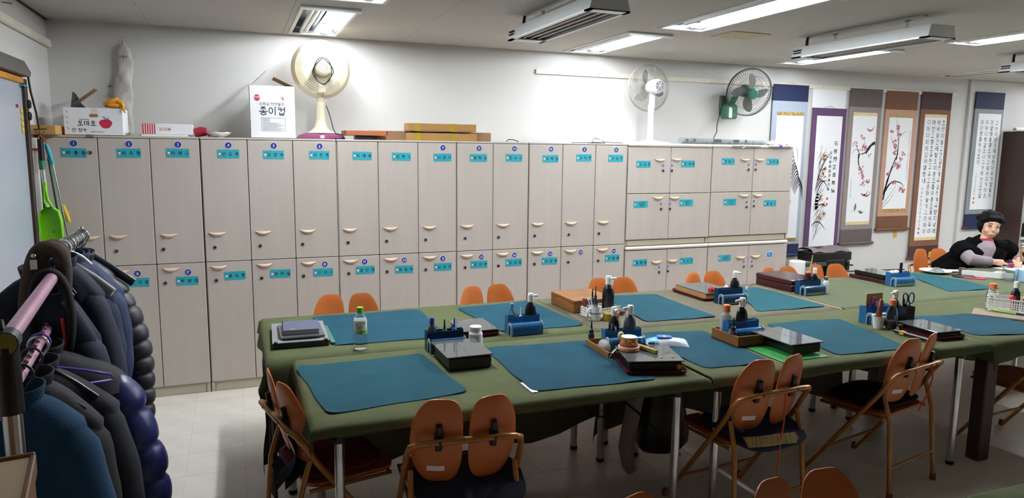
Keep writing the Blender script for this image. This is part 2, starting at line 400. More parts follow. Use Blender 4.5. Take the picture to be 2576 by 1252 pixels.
# ================================================================ hanging heaters
M_hsteel = mat('heater_painted_steel', 'c9cccb', .35, .3); M_hglass = mat('heater_emitter', '8d8480', .3, .4); M_slot = mat('dark_slot', '1c1c1c', .8)
def heater(label, x, y0, y1, z, parts=True):
    L = y1-y0
    t = thing('hanging_heater', label, 'heater', (x, y0, z), 0, 'radiant heaters hung from the ceiling')
    w2 = .118; g = G()
    g.add([(-w2, 0, 0), (w2, 0, 0), (w2-.02, 0, .075), (-w2+.02, 0, .075), (-w2, L, 0), (w2, L, 0), (w2-.02, L, .075), (-w2+.02, L, .075)],
          [(0, 1, 2, 3), (5, 4, 7, 6), (4, 0, 3, 7), (1, 5, 6, 2), (3, 2, 6, 7)])
    for a, b, c, d in ((-w2, -w2+.022, 0, L), (w2-.022, w2, 0, L), (-w2, w2, 0, .06), (-w2, w2, L-.1, L)): g.box(a, b, c, d, -.004, .004)
    obj('housing', g, M_hsteel, t)
    em = obj('emitter', G().box(-w2+.02, w2-.02, .06, L-.1, .014, .018), M_hglass, t)
    g = G()
    for c in (-.05, .0, .05): g.tube([(c, .07, .008), (c, L-.11, .008)], .006, 8)
    obj('heating_rods', g, mat('quartz_rod', 'a9a39e', .25, .5), em)
    g = G()
    for i in range(4):
        for j in range(2): g.box(-w2+.045+i*.042, -w2+.07+i*.042, L-.001, L+.002, .022+j*.022, .034+j*.022)
    for i in range(4):
        for j in range(2): g.box(-w2-.001, -w2+.022, L-.03-i*.02, L-.018-i*.02, .025+j*.018, .034+j*.018)
    obj('vent_slots', g, M_slot, t)
    obj('power_plug', G().tube([(-.03, L-.06, .07), (-.03, L-.06, .12), (-.025, L-.06, .15)], [.012, .011, .009], 8), M_black, t)
    rl = obj('ceiling_rail', G().cbox(-.02, .02, .12, L-.06, ZC-z-.014, ZC-z, .002), M_lampwhite, t)
    for yy in (.25, L-.3):
        g = G(); zz = .076
        while zz < ZC-z-.016:
            g.tube([(.006, yy, zz), (.006, yy, zz+.02), (-.006, yy, zz+.02), (-.006, yy, zz)], .0016, 5, closed=True); zz += .019
        g.tube([(0, yy-.02, ZC-z-.018), (0, yy+.02, ZC-z-.018)], .004, 6)
        obj('hanging_chain', g, M_steel, t)
    return t
heater('hanging radiant heater in the upper middle, between two lit lamps', 2.945, -2.02, -.87, 2.445)
heater('hanging radiant heater at the upper right, above another lit tube', 5.19, -2.12, -.98, 2.445)
heater('hanging radiant heater only partly seen at the right edge', 7.42, -2.2, -1.02, 2.445)
obj('ceiling_hatch', G().cbox(4.50, 4.84, -1.02, -.76, ZC-.006, ZC, .002), mat('yellowed_hatch', 'b7aa8b', .7), label='yellowed square hatch cover on the ceiling between the lit lamps', cat='hatch')
# ================================================================ lockers and cabinets
M_lock = mat('beige_laminate', 'b8aea5', .48, var=.035, ns=3, bump=.03, bs=120, stretch=(6, 6, .6)); M_lockside = mat('beige_carcass', 'b5ad98', .5)
M_gap = mat('door_gap_shade', '38322c', .8); M_handle = mat('pale_wood_handle', 'd8bfa6', .3); M_lockm = mat('lock_metal', '8d8d8d', .25, 1)
M_lab = mat('teal_label', '2a9cab', .55); M_badge = mat('blue_badge', '1b3494', .4); M_labw = mat('label_bottle_white', 'e8e2da', .6); M_labo = mat('label_bottle_orange', 'c96a3c', .6)
M_key = mat('keyhole', '1a1a1a', .6); M_slab = mat('pale_worktop', 'd9d2c8', .4, var=.03, ns=6); M_handtx = mat('ink_handwriting', '1f4a58', .7)
def hnd():
    g = G(); n = 12
    def fn(u, v):
        x = (u-.5)*.115; c = max(0, 1-(2*abs(u-.5))**2.0)
        d = .024*c**.9; z = -.026*c*v
        return (x, -d*math.sin(pi*(.15+.85*v))**.8*(1 if 0 < u < 1 else 0)-.0008, z+.004*(2*abs(u-.5))**2)
    g.grid(fn, n, 6, flip=True)
    g.grid(lambda u, v: (fn(u, 0)[0], fn(u, 0)[1]*v, fn(u, 0)[2]), n, 2)
    return mesh('handle', g, M_handle)
ME_h = hnd()
ME_l = mesh('lock', G().at(rx=pi/2).lathe([(.0125, 0), (.0125, .004), (.010, .008), (.0045, .0085)], 14, mats=[0, 0, 0, 1]).box(-.0015, .0015, -.006, .006, .0084, .009, 1), [M_lockm, M_key])
def name_label(txt, w=.142, h=.06, hand=False):
    g = G().box(-w/2, w/2, -.0012, 0, -h/2, h/2, 0)
    x = -w/2+.017; y = -.0016
    g.add([(x-.006, y, -.016), (x+.006, y, -.016), (x+.006, y, .008), (x-.006, y, .008)], [(0, 1, 2, 3)], 2)
    g.add([(x-.006, y-.0002, -.016), (x+.006, y-.0002, -.016), (x+.006, y-.0002, -.006), (x-.006, y-.0002, -.006)], [(0, 1, 2, 3)], 3)
    g.add([(x-.004, y, .008), (x+.004, y, .008), (x+.003, y, .015), (x-.003, y, .015)], [(0, 1, 2, 3)], 1)
    if txt:
        if '\n' in txt:
            for i, ln in enumerate(txt.split('\n')): g.text(ln, .013, (.012, -.0017, .016-.016*i), m=1, bold=.01)
        else: g.text('  '.join(txt) if not hand else '  '.join(txt), .027, (.014, -.0017, 0), m=4 if hand else 1, bold=.0 if hand else .012)
    return g
def badge(n, r=.0235):
    g = G().at(rx=pi/2).lathe([(r, 0), (r, .002)], 20, 1); g.lathe([(r-.0025, .002), (r-.0025, .0026)], 20, 0); g.T = None
    g.text(n, r*1.15, (0, -.0029, 0), m=1, bold=.02); return g
LM = [M_lab, M_ink, M_labw, M_labo, M_handtx]
W = .3038
def door_mesh(w_, h_): return mesh('door', G().cbox(.002, w_-.002, -.018, 0, .002, h_-.002, .0035), M_lock)
ZS, ZT, ZB = .9387, 1.786, .072
ME_dt = door_mesh(W, ZT-ZS); ME_db = door_mesh(W, ZS-ZB)
ME_dte = mesh('door', G().cbox(.008, W-.002, -.018, 0, .002, ZT-ZS-.002, .0035), M_lock); ME_dbe = mesh('door', G().cbox(.008, W-.002, -.018, 0, .002, ZS-ZB-.002, .0035), M_lock)
tall = [('비품함', '1'), ('이주형', '2'), ('이재구', '3'), ('권규복', '4'), ('김정숙', '5'), ('이은춘', '6'), ('이매옥', ''), ('최학기', ''), ('서명식', '9'), ('정환금', '13'), ('최수식', '14'), ('이학림', '10'), ('김이현', '11'), ('이상권', '12')]
toplab = [(0.167,1.688), (0.482,1.688), (0.775,1.691), (1.091,1.688), (1.388,1.685), (1.702,1.685), (2.009,1.682), (2.303,1.678), (2.622,1.674), (2.915,1.673), (3.213,1.675), (3.534,1.670), (3.838,1.679), (4.139,1.677)]
low = [('', ''), ('양기창', '16'), ('박영태', '17'), ('류수환', ''), ('정희설', ''), ('지재식', '18'), ('강신대', '19'), ('정동주', '20'), ('남상만', '21'), ('안의준', '25'), ('최금철', '26'), ('이상재', '22'), ('', '23'), ('김봉용', '24')]
botlab = [None, (0.486,0.822), (0.792,0.815), (1.100,0.835), (1.406,0.833), (1.708,0.826), (2.017,0.828), (2.315,0.818), (2.623,0.822), (2.922,0.826), (3.220,0.828), (3.540,0.826), (3.83,.826), (4.134,0.823)]
botbadge = [None, (0.489,0.882), (0.800,0.876), None, None, (1.721,0.887), (2.013,0.892), (2.316,0.890), (2.623,0.888), (2.942,0.886), (3.226,0.890), (3.546,0.886), (3.830,0.888), (4.148,0.885)]
units = [(0, 3, 'beige six-door locker at the left end, doors 1 to 3 on top'), (3, 6, 'beige six-door locker with doors 4 to 6 on top, under the white cup box'), (6, 9, 'beige six-door locker with door 9 at its upper right, below the long brown boxes'),
         (9, 11, 'narrow beige four-door locker with doors 13 and 14 on top'), (11, 14, 'beige six-door locker with doors 10 to 12 on top, next to the wide cabinets')]
for (i0, i1, lab) in units:
    n = i1-i0; x0 = i0*W; t = thing('locker', lab, 'locker', (x0, 0, 0), 0, 'beige lockers along the back wall'); wd = n*W
    g = G().box(.003, .02, 0, .5, .0, 1.8).box(wd-.02, wd-.003, 0, .5, .0, 1.8).box(.02, wd-.02, .48, .5, 0, 1.8).box(.02, wd-.02, .0, .48, .06, .075)
    obj('body', g, M_lockside, t)
    obj('top_panel', G().cbox(.003, wd-.003, -.018, .5, 1.787, 1.8, .002), M_lock, t)
    g = G().box(.0, wd, .012, .03, .07, 1.787); obj('door_frame', g, M_gap, t)  # sheet behind the doors, coloured dark to put shade into the gaps
    obj('base', G().cbox(.03, wd-.03, -.002, .02, 0, .07, .003).box(.004, .028, -.008, .01, 0, .07).box(wd-.028, wd-.004, -.008, .01, 0, .07), M_lockside, t)
    for k in range(i0, i1):
        for (me, z0, z1, nm, num, lb, hz, lz, tl) in ((ME_dt, ZS, ZT, *tall[k], toplab[k], 1.143, 1.041, 1), (ME_db, ZB, ZS, *low[k], botlab[k], .908, .807, 0)):
            X = k*W-x0
            if k == i0 and k: me = ME_dte if tl else ME_dbe      # wider shadow gap where two units meet
            d = obj('door', me, None, t, loc=(X, 0, z0))
            hx = .087 if k else .23
            obj('handle', ME_h, None, d, loc=(hx, -.018, hz-z0))
            if k: obj('lock', ME_l, None, d, loc=(.06+.012*math.sin(k*2.3), -.018, lz-z0))
            elif tl: obj('lock', ME_l, None, d, loc=(.26, -.018, 1.69-z0))
            if lb and nm:
                o = obj('name_label', name_label(nm, hand=(nm == '지재식')), LM, d, loc=(lb[0]-k*W, -.0182, lb[1]-z0)); o.rotation_euler[1] = random.uniform(-.02, .02) if k else .03
            bp = (lb[0]+.004, 1.748) if tl else botbadge[k]
            if num and bp: obj('number_badge', badge(num), [M_badge, M_labw], d, loc=(bp[0]-k*W, -.0182, bp[1]-z0))
# wide cabinets: two upper units on two lower units
CX = [(4.262, 5.125), (5.13, 6.045)]
clab = [(4.414,1.628), (4.870,1.633), (5.301,1.656), (5.807,1.655), (4.401,1.282), (4.871,1.288), (5.343,1.287), (5.804,1.269), (4.414,0.768), (4.899,0.763), (5.318,0.769), (5.836,0.780)]
ch = [(4.576,1.672), (4.747,1.677), (5.491,1.678), (5.653,1.68), (4.571,1.343), (4.740,1.341), (5.495,1.351), (5.654,1.352), (4.581,0.775), (4.747,0.779), (5.498,0.775), (5.668,0.778)]
cb = [(4.611,1.618), (4.701,1.619), (5.530,1.628), (5.611,1.628), (4.606,1.282), (4.697,1.284), (5.531,1.284), (5.613,1.291), (4.612,0.719), (4.703,0.725), (5.538,0.725), (5.630,0.725)]
cn = ['도금름', '관세음', '윤명식', '이춘용', '서 실 회 원\n사(書)총 무\n최 혜 숙', '서 실 회 원\n사(書)김 수\n혜 경', '서 실 회 원\n이 혜 숙\n박 미 정', '설길선', '비품함', '박옥희', '민 원 은\n사(書) 경 숙\n이 준 순', '']
cnum = ['19', '17', '13', '15', '20', '18', '14', '16', '21', '22', '23', '24']
cd_i = 0
def cab(lab, x0, x1, z0, z1, rows, idx, slab, foot):
    t = thing('wide_cabinet', lab, 'cabinet', (x0, 0, z0), 0, 'wide cabinets right of the lockers'); wd = x1-x0; hh = z1-z0
    obj('body', G().box(0, .018, 0, .5, 0, hh).box(wd-.018, wd, 0, .5, 0, hh).box(.018, wd-.018, .48, .5, 0, hh).box(.018, wd-.018, .02, .48, 0, .02).box(.018, wd-.018, .02, .48, hh-.03, hh-.012), M_lockside, t)
    obj('worktop', G().cbox(-.0, wd+.0, -.03, .5, hh-.012, hh+.018, .011), M_slab, t)
    obj('base', G().cbox(.02, wd-.03, -.004, .03, 0, foot, .004), M_lockside, t)
    obj('door_frame', G().box(0, wd, .012, .02, foot, hh-.01), M_gap, t)  # same dark sheet, shade of the door gaps put into its colour
    for r, (a, b) in enumerate(rows):
        for c in range(2):
            k = idx[r]+c; dx0 = c*wd/2
            d = obj('door', G().cbox(.002, wd/2-.002, -.018, 0, .002, b-a-.002, .0035), M_lock, t, loc=(dx0, 0, a-z0))
            L = lambda p: (p[0]-x0-dx0, -.0182, p[1]-a)
            obj('handle', ME_h, None, d, loc=L(ch[k])); 
            q = cb[k]; obj('lock', ME_l, None, d, loc=L((q[0]+.002, q[1]-.045)))
            obj('number_badge', badge(cnum[k], .0155), [M_badge, M_labw], d, loc=L(q))
            if cn[k]: obj('name_label', name_label(cn[k], hand=(k == 9)), LM, d, loc=L(clab[k]))
            else:
                g = G().box(-.035, .035, -.001, 0, -.026, .026, 1).box(-.031, .031, -.0014, -.001, -.022, .022, 0).text('K', .03, (0, -.0016, .004), m=1, bold=.01)
                obj('name_label', g, [mat('sticker_blue', '2678c4', .5), M_labw], d, loc=L(clab[k]), label='small blue and white sticker')
    return t
cab('upper wide cabinet beside locker 12, under the standing white fan', *CX[0], .918, 1.79, [(1.374, 1.776), (.972, 1.374)], [0, 4], True, .054)
cab('upper wide cabinet at the right end, next to the navy orchid scroll', *CX[1], .918, 1.79, [(1.378, 1.78), (.976, 1.378)], [2, 6], True, .056)
cab('lower wide cabinet with a supply-room label, left one below the pale ledge', *CX[0], 0, .895, [(.07, .878)], [8], True, .07)
cab('lower wide cabinet with the small blue sticker, right one below the pale ledge', *CX[1], 0, .895, [(.07, .878)], [10], True, .07)

# ================================================================ tables, cloths, mats
M_tabtop = mat('table_board', '8c6a48', .6, var=.15, ns=5); M_green = mat('olive_felt_cloth', '51563a', .95, spec=.2, var=.08, ns=9, bump=.25, bs=300)
M_brown = mat('grey_brown_felt_cloth', '5f594a', .95, spec=.2, var=.08, ns=9, bump=.25, bs=300); M_bcloth = mat('black_cloth', '0e0f0f', .95)
M_green2 = mat('green_felt_cloth_far', '575d47', .95, spec=.2, var=.06, ns=9, bump=.25, bs=300)
M_dwood = mat('dark_leg_wood', '3f2a24', .5, var=.2, ns=6)
ZTAB = .722
def table(lab, x0, x1, y0, y1, legs='chrome', top=None):
    t = thing('work_table', lab, 'table', ((x0+x1)/2, (y0+y1)/2, 0), 0, 'long work tables in two rows'); a = (x1-x0)/2; b = (y1-y0)/2
    obj('tabletop', G().cbox(-a, a, -b, b, ZTAB-.03, ZTAB-.003, .006), top or M_tabtop, t)
    obj('apron', G().box(-a+.05, a-.05, -b+.05, -b+.07, ZTAB-.08, ZTAB-.03).box(-a+.05, a-.05, b-.07, b-.05, ZTAB-.08, ZTAB-.03).box(-a+.05, -a+.07, -b+.05, b-.05, ZTAB-.08, ZTAB-.03).box(a-.07, a-.05, -b+.05, b-.05, ZTAB-.08, ZTAB-.03), M_black, t)
    for sx in (-1, 1):
        for sy in (-1, 1):
            x, y = sx*(a-.08), sy*(b-.07)
            if legs == 'chrome':
                l = obj('leg', G().tube([(x, y, .02), (x, y, ZTAB-.1)], .02, 14), M_chrome, t)
                obj('leg_sleeve', G().tube([(x, y, ZTAB-.1), (x, y, ZTAB-.03)], .024, 14), M_black, l)
                obj('rubber_foot', G().lathe([(.017, 0), (.022, .004), (.022, .022)], 14, c=(x, y, 0)), M_black, l)
            else:
                obj('leg', G().cbox(x-.045, x+.045, y-.04, y+.04, 0, ZTAB-.03, .006), M_dwood, t)
    return t
def cloth(lab, x0, x1, y0, y1, drops, m, seed, wave=.006, seg=.04, z=ZTAB, name='table_cloth'):
    L, R, F, B = drops; r = .018; rnd = random.Random(seed); ph = [rnd.uniform(0, 6) for _ in range(8)]
    def axis(a0, a1, d0, d1):
        out = []; n0 = max(3, int(d0/seg)+2)
        for i in range(n0, 0, -1): out.append(-d0*i/n0)
        n = int((a1-a0)/.06)
        out += [(a1-a0)*i/n for i in range(n+1)]
        n1 = max(3, int(d1/seg)+2)
        for i in range(1, n1+1): out.append((a1-a0)+d1*i/n1)
        return out
    U = axis(x0, x1, L, R); V = axis(y0, y1, F, B)
    def fold(d):
        if d <= 0: return 0, 0
        if d < r*pi/2: a = d/r; return r*math.sin(a)-0, r*(1-math.cos(a))
        return r, r+(d-r*pi/2)
    def P(u, v):
        wx, wy = x1-x0, y1-y0
        du0, du1, dv0, dv1 = -u, u-wx, -v, v-wy
        du = max(du0, du1, 0); dv = max(dv0, dv1, 0)
        ox, zx = fold(du); oy, zy = fold(dv); sx = -1 if du0 > 0 else 1; sy = -1 if dv0 > 0 else 1
        x = x0+min(max(u, 0), wx)+sx*ox*(1 if du > 0 else 0); y = y0+min(max(v, 0), wy)+sy*oy*(1 if dv > 0 else 0)
        dz = max(zx, zy)+.3*min(zx, zy)
        k = min(1, dz/.12)
        s1 = math.sin(9*u+ph[0])+.6*math.sin(17*u+ph[1])+.4*math.sin(31*u+ph[2]); s2 = math.sin(9*v+ph[3])+.6*math.sin(17*v+ph[4])
        amp = wave*(1+1.5*k)
        if dv > 0: y += sy*k*amp*(s1+1.2); dz *= 1+.09*math.sin(7*u+ph[7])*(dv/(max(F, B)+.001))
        if du > 0: x += sx*k*amp*(s2+1.2); dz *= 1+.08*s2*(du/(max(L, R)+.001))
        if du > 0 and dv > 0: x += sx*.012*k; y += sy*.012*k
        top = .0012*(math.sin(6*u+ph[5])*math.sin(5*v+ph[6])) if du == 0 and dv == 0 else 0
        return (x, y, z-dz+top)
    vs = [P(u, v) for u in U for v in V]; n = len(V); g = G()
    g.add(vs, [(i*n+j, (i+1)*n+j, (i+1)*n+j+1, i*n+j+1) for i in range(len(U)-1) for j in range(n-1)], 0, True)
    o = obj(name, g, m, label=lab, cat='tablecloth', group='felt cloths on the tables')
    md = o.modifiers.new('solid', 'SOLIDIFY'); md.thickness = .003; md.offset = 1
    return o
BT = [(1.25, 3.01), (3.036, 4.81), (4.84, 6.62), (6.645, 8.4)]; FT = [(1.37, 3.078), (3.122, 4.93), (4.972, 6.75)]
BY0, BY1, FY0, FY1 = -1.855, -.955, -2.765, -1.895
bl = ['back-row work table at the left end, nearest the clothes rack', 'back-row work table with the wooden box on it', 'back-row work table in front of the scrolls with the dark red boxes', 'work table at which the seated person sits']
for k, (a, b) in enumerate(BT): table(bl[k], a+(.01 if k != 2 else -.006), b-.01, BY0+.01, BY1-.01, top=mat('bare_pinkish_board', 'a8866c', .5) if k == 2 else None)
fl_ = ['front-row work table at the left end, on chrome legs', 'front-row work table in the middle with two chairs tucked in', 'front-row work table at the right edge, on brown wooden legs']
for k, (a, b) in enumerate(FT): table(fl_[k], a+.01, b-.01, FY0+.01, FY1-.01, 'wood' if k == 2 else 'chrome')
cloth('olive cloth under the water bottle on the left back table', *BT[0], BY0, BY1, (.10, .012, .55, .05), M_green, 1, .005)
cloth('grey-brown cloth under the wooden box on the back table', *BT[1], BY0, BY1, (.012, .012, .55, .05), M_brown, 2, .004)
cloth('green cloth on the back table in front of the scrolls', 4.866, 6.62, BY0, BY1, (.012, .012, .45, .05), M_green2, 3, .004)
cloth('green cloth on the table where the seated person writes', *BT[3], BY0, BY1, (.012, .1, .12, .05), M_green2, 4, .004)
cloth('olive cloth with a frayed hem on the left front table', *FT[0], FY0, FY1, (.09, .05, .05, .02), M_green, 5, .005)
cloth('olive cloth on the middle front table under the green folder', *FT[1], FY0, FY1, (.012, .04, .06, .02), M_green, 6, .004)
cloth('olive cloth with a loose torn corner on the right front table', *FT[2], FY0, FY1, (.11, .05, .12, .02), M_green, 7, .006)
g = G(); g.grid(lambda u, v: (1.222+.02*u+.010*math.sin(9*u+3*v)+.004*(1-v), -1.74-.34*u, .10+.015*math.sin(5*u)+(.60-.015*math.sin(5*u))*v), 24, 12)
o = obj('hanging_cloth', g, M_bcloth, label='black cloth hanging to near the floor beside the left chair', cat='cloth'); md = o.modifiers.new('s', 'SOLIDIFY'); md.thickness = .004
# felt writing mats
M_mat = mat('teal_felt_mat', '1a434f', .95, spec=.2, var=.10, ns=6, bump=.2, bs=260); M_mat2 = mat('teal_felt_mat_stained', '184150', .95, spec=.2, var=.13, ns=4, bump=.2, bs=260)
M_mat3 = mat('greener_teal_felt_mat', '1e4c55', .95, spec=.2, var=.08, ns=6, bump=.2, bs=260)
def felt(lab, c4, m, seed):
    rnd = random.Random(seed); n = 14; g = G(); P = []
    c = [Vector((p[0], p[1], 0)) for p in c4]
    for k in range(4):
        a, b, d = c[k-1], c[k], c[(k+1) % 4]; e1 = (a-b).normalized(); e2 = (d-b).normalized(); r = .045
        for i in range(5):
            t = i/4; q0 = b+e1*r; q1 = b+e2*r; P.append(q0*(1-t)**2+b*2*t*(1-t)+q1*t*t)
        q0 = b+e2*r; q1 = d+(b-d).normalized()*r; nn = (q1-q0).cross(Vector((0, 0, 1))).normalized()
        for i in range(1, n):
            t = i/n; P.append(q0.lerp(q1, t)+nn*.004*math.sin(t*9+seed)*math.sin(pi*t))
    N = len(P); cc = sum(P, Vector())/N
    hz = [ZTAB+.0035+.0045*max(0, math.sin(i*.35+seed))**3 for i in range(N)]
    vs = [(p.x, p.y, hz[i]+.0035) for i, p in enumerate(P)]+[(p.x, p.y, hz[i]) for i, p in enumerate(P)]
    inn = [(cc+(p-cc)*.93) for p in P]; vs += [(p.x, p.y, ZTAB+.0075) for p in inn]
    g.add(vs, [(i, N+i, N+(i+1) % N, (i+1) % N)[::-1] for i in range(N)])
    g.add(vs, [(i, (i+1) % N, 2*N+(i+1) % N, 2*N+i) for i in range(N)], 0, True)
    g.add([vs[2*N+i] for i in range(N)], [tuple(range(N))])
    return obj('felt_mat', g, m, label=lab, cat='mat', group='teal felt writing mats')
felt('teal felt mat at the near left corner of the front table', [(1.422, -2.665), (2.01, -2.60), (1.955, -1.99), (1.355, -2.01)], M_mat, 1)
felt('dark-stained teal mat between the two glass-topped inkstones on the front table', [(2.265, -2.685), (2.855, -2.725), (2.86, -2.03), (2.28, -2.0)], M_mat2, 2)
felt('teal felt mat under the packet of wet wipes', [(3.155, -2.66), (3.53, -2.69), (3.585, -2.06), (3.135, -1.99)], M_mat2, 3)
felt('teal felt mat between the green folder and the paper cup', [(3.93, -2.70), (4.40, -2.73), (4.565, -2.09), (4.035, -2.05)], M_mat, 4)
felt('teal felt mat at the right edge beside the white basket', [(4.99, -2.66), (5.5, -2.78), (5.62, -2.30), (5.03, -2.19)], M_mat2, 5)
felt('ink-stained teal mat behind the water bottle', [(1.565, -1.70), (2.17, -1.715), (2.185, -1.03), (1.53, -1.01)], M_mat2, 6)
felt('teal mat on the left back table under the blue caddy', [(2.485, -1.72), (3.0, -1.73), (2.945, -1.01), (2.42, -1.06)], M_mat2, 7)
felt('teal mat right of the white mug of pens', [(3.38, -1.77), (3.88, -1.805), (3.885, -1.07), (3.50, -1.03)], M_mat, 8)
felt('greenish teal mat between the pale inkstone tray and the dark red lidded box', [(4.21, -1.77), (4.77, -1.79), (4.775, -1.10), (4.60, -1.07)], M_mat3, 9)
felt('greenish teal mat in front of the plate and the seated person', [(6.05, -1.685), (6.56, -1.735), (6.60, -1.07), (6.42, -.99)], M_mat3, 10)
# ================================================================ chairs
M_pad = mat('orange_backrest_shell', 'c06a33', .36, var=.06, ns=7); M_gold = mat('gold_brown_tube', 'a9743c', .32, .35, var=.12, ns=20)
M_brk = mat('black_bracket', '161414', .5); M_navy = mat('navy_cushion', '16182c', .9, var=.25, ns=30, bump=.3, bs=200); M_tip = mat('rubber_tip_red', '7d3a2c', .6)
M_seat = mat('seat_board', 'a8602f', .4, var=.08, ns=6); M_maroon = mat('maroon_cushion', '5c1a24', .9, bump=.3, bs=120)
def pad_mesh(sx):
    g = G(); N = 36; hw, hh = .1, .18
    def outline(a):
        c, s_ = math.cos(a), math.sin(a)
        ex = 2/2.7 if c > 0 else 2/4.6; ez = 2/3.0
        x = hw*math.copysign(abs(c)**ex, c); z = hh*math.copysign(abs(s_)**ez, s_)
        if s_ > 0 and c > 0: x *= 1-.34*(z/hh)**1.8      # outer upper corner sweeps in
        if s_ < 0: x *= 1-(.22 if c > 0 else .06)*(z/hh)**2
        return x, z
    def P(rad, a, f):
        x, z = outline(a); x *= rad; z *= rad
        y = -.018*(1-(x/hw)**2)-.012*(1-(z/hh)**2)+.04*max(0, z/hh)**2*0-.015*0
        return (sx*x, y+f, z)
    rings = [.0, .35, .7, .93, 1.0]
    for f, fl in ((.006, True), (-.006, False)):
        vs = []; fs = []
        for r in rings[1:]:
            for i in range(N): vs.append(P(r, 2*pi*i/N, f if r < 1 else f*.35))
        vs.append(P(0, 0, f)); c0 = len(vs)-1
        for k in range(3):
            for i in range(N): fs.append((k*N+i, k*N+(i+1) % N, (k+1)*N+(i+1) % N, (k+1)*N+i))
        for i in range(N): fs.append((c0, (i+1) % N, i))
        if fl ^ (sx < 0): fs = [q[::-1] for q in fs]
        g.add(vs, fs, 0, True)
    vs = [P(1, 2*pi*i/N, f) for f in (.0021, -.0021) for i in range(N)]
    g.add(vs, [(i, (i+1) % N, N+(i+1) % N, N+i) for i in range(N)], 0, True)
    return g
def chair(lab, loc, rz, cushion='navy', sticker=True, strap=None, full=True):
    t = thing('folding_chair', lab, 'chair', loc, rz, 'orange folding chairs at the tables')
    def bend(p): return p
    P = [(-.245, .46, 0), (-.225, .09, .52), (-.222, .045, .60), (-.212, .012, .645), (-.185, -.008, .66), (-.14, -.012, .664), (.14, -.012, .664), (.185, -.008, .66), (.212, .012, .645), (.222, .045, .60), (.225, .09, .52), (.245, .46, 0)]
    fr = obj('back_frame', G().tube(P, .0125, 10), M_gold, t)
    for s_ in (-1, 1): obj('frame_bolt', G().at(s_*.105, -.024, .664, rx=pi/2).lathe([(.006, 0), (.004, .002)], 8), M_brk, fr)
    for s_ in (-1, 1):
        l = obj('leg', G().tube([(s_*.205, .07, .53), (s_*.207, .03, .40), (s_*.215, -.005, .02)], .0115, 10), M_gold, t)
        obj('leg_tip', G().lathe([(.013, 0), (.016, .004), (.014, .035)], 10, c=(s_*.2155, -.006, 0)), M_tip, l)
        obj('leg_tip', G().lathe([(.013, 0), (.016, .004), (.014, .035)], 10, c=(s_*.245, .46, 0)), M_tip, fr)
        p = obj('backrest_pad', pad_mesh(s_), M_pad, t, loc=(s_*.106, .058, .652))
        p.rotation_euler = (math.radians(12), math.radians(-s_*2), math.radians(s_*13))
        obj('bracket', G().at(s_*.105, .012, .672, rx=math.radians(12)).cbox(-.012, .012, -.012, .012, -.055, .055, .004).cbox(-.016, .016, -.016, .012, -.018, .02, .004), M_brk, t)
        if sticker and s_ == -1:
            bs = lambda x, z: -.018*(1-(x/.098)**2)-.012*(1-(z/.175)**2)-.0072
            obj('sticker', G().grid(lambda u, v: (-.034+.068*u, bs(-.034+.068*u, -.125+.024*v), -.125+.024*v), 8, 3, flip=False), M_paper, p)
    obj('rear_stretcher', G().tube([(-.212, .008, .16), (.212, .008, .16)], .008, 8), M_gold, t)
    obj('front_stretcher', G().tube([(-.238, .35, .155), (.238, .35, .155)], .008, 8), M_gold, t)
    obj('seat', G().prism(rrect(-.2, .2, .06, .44, .07, 5), .405, .42), M_seat, t)
    obj('seat_rail', G().tube([(-.205, .06, .40), (-.215, .40, .40), (.215, .40, .40), (.205, .06, .40)], .009, 8), M_gold, t)
    if strap: obj('cushion_strap', G().tube(strap, .004, 6), mat('orange_ribbon', 'c8502a', .7), t)
    return t
def cushion(lab, loc, rz, m, w=.40, d=.40, h=.05, sag=0, name='seat_cushion'):
    g = G()
    def fn(u, v):
        a = 2*pi*u; e = .55; b = pi*(v-.5)
        cx = math.copysign(abs(math.cos(a))**e, math.cos(a)); cy = math.copysign(abs(math.sin(a))**e, math.sin(a)); cb = max(0, math.cos(b))**.5
        return (w/2*cx*cb, d/2*cy*cb-.0, h/2*math.sin(b)*(1-.25*abs(cx*cy))+h/2-sag*max(0, -cy)*cb)
    g.grid(fn, 32, 10, cu=True)
    return obj(name, g, m, loc=loc, rz=rz, label=lab, cat='cushion')
ZSE = .421
c1 = chair('near chair with a torn white label, pushed in under the left front table', (1.90, -2.915, 0), math.radians(-6))
cushion('dark mesh-covered cushion slung low on the near chair', (1.94, -2.80, ZSE), math.radians(-6), M_navy, .44, .36, .07, .05)
c2 = chair('chair with a crooked cushion tied on by orange string, at the middle front table', (3.385, -2.885, 0), math.radians(4), strap=[(.03, -.02, .665), (.02, -.03, .52), (0, -.035, .42), (.012, -.02, .28), (.03, 0, .17)])
cu2 = cushion('navy cushion with a striped band, sagging off the middle chair', (3.40, -2.72, ZSE), math.radians(6), mat('navy_satin', '151a3c', .7, var=.2, ns=14, bump=.3, bs=40), .43, .40, .07, .05)
def band(u, v):
    x = -.19+.30*u; return (3.40+x*.99+.02*v, -2.72-.155-.03*math.sin(pi*u)-.028*v*0-.02*v, ZSE+.062-.045*v-.03*abs(u-.55)-.02*u)
g = G(); g.grid(band, 26, 4)
cb_ = attach(obj('cushion_band', g, mat('beige_ribbed_band', 'a08a5c', .8, var=.5, ns=3, stretch=(60, 1, 1))), cu2); cb_.modifiers.new('s', 'SOLIDIFY').thickness = .004
c3 = chair('chair with a red-orange rag on its bar, nearest the brown wooden leg', (4.36, -2.83, 0), math.radians(12), strap=[(.05, -.025, .67), (.06, -.03, .60), (.02, -.03, .52), (-.03, -.02, .44)])
cushion('flat dark cushion on the chair nearest the brown wooden leg', (4.34, -2.58, ZSE), math.radians(12), M_navy, .40, .36, .04)
c4 = chair('chair at the end of the front table, turned sideways at the left', (1.245, -2.42, 0), math.radians(-77), sticker=False)
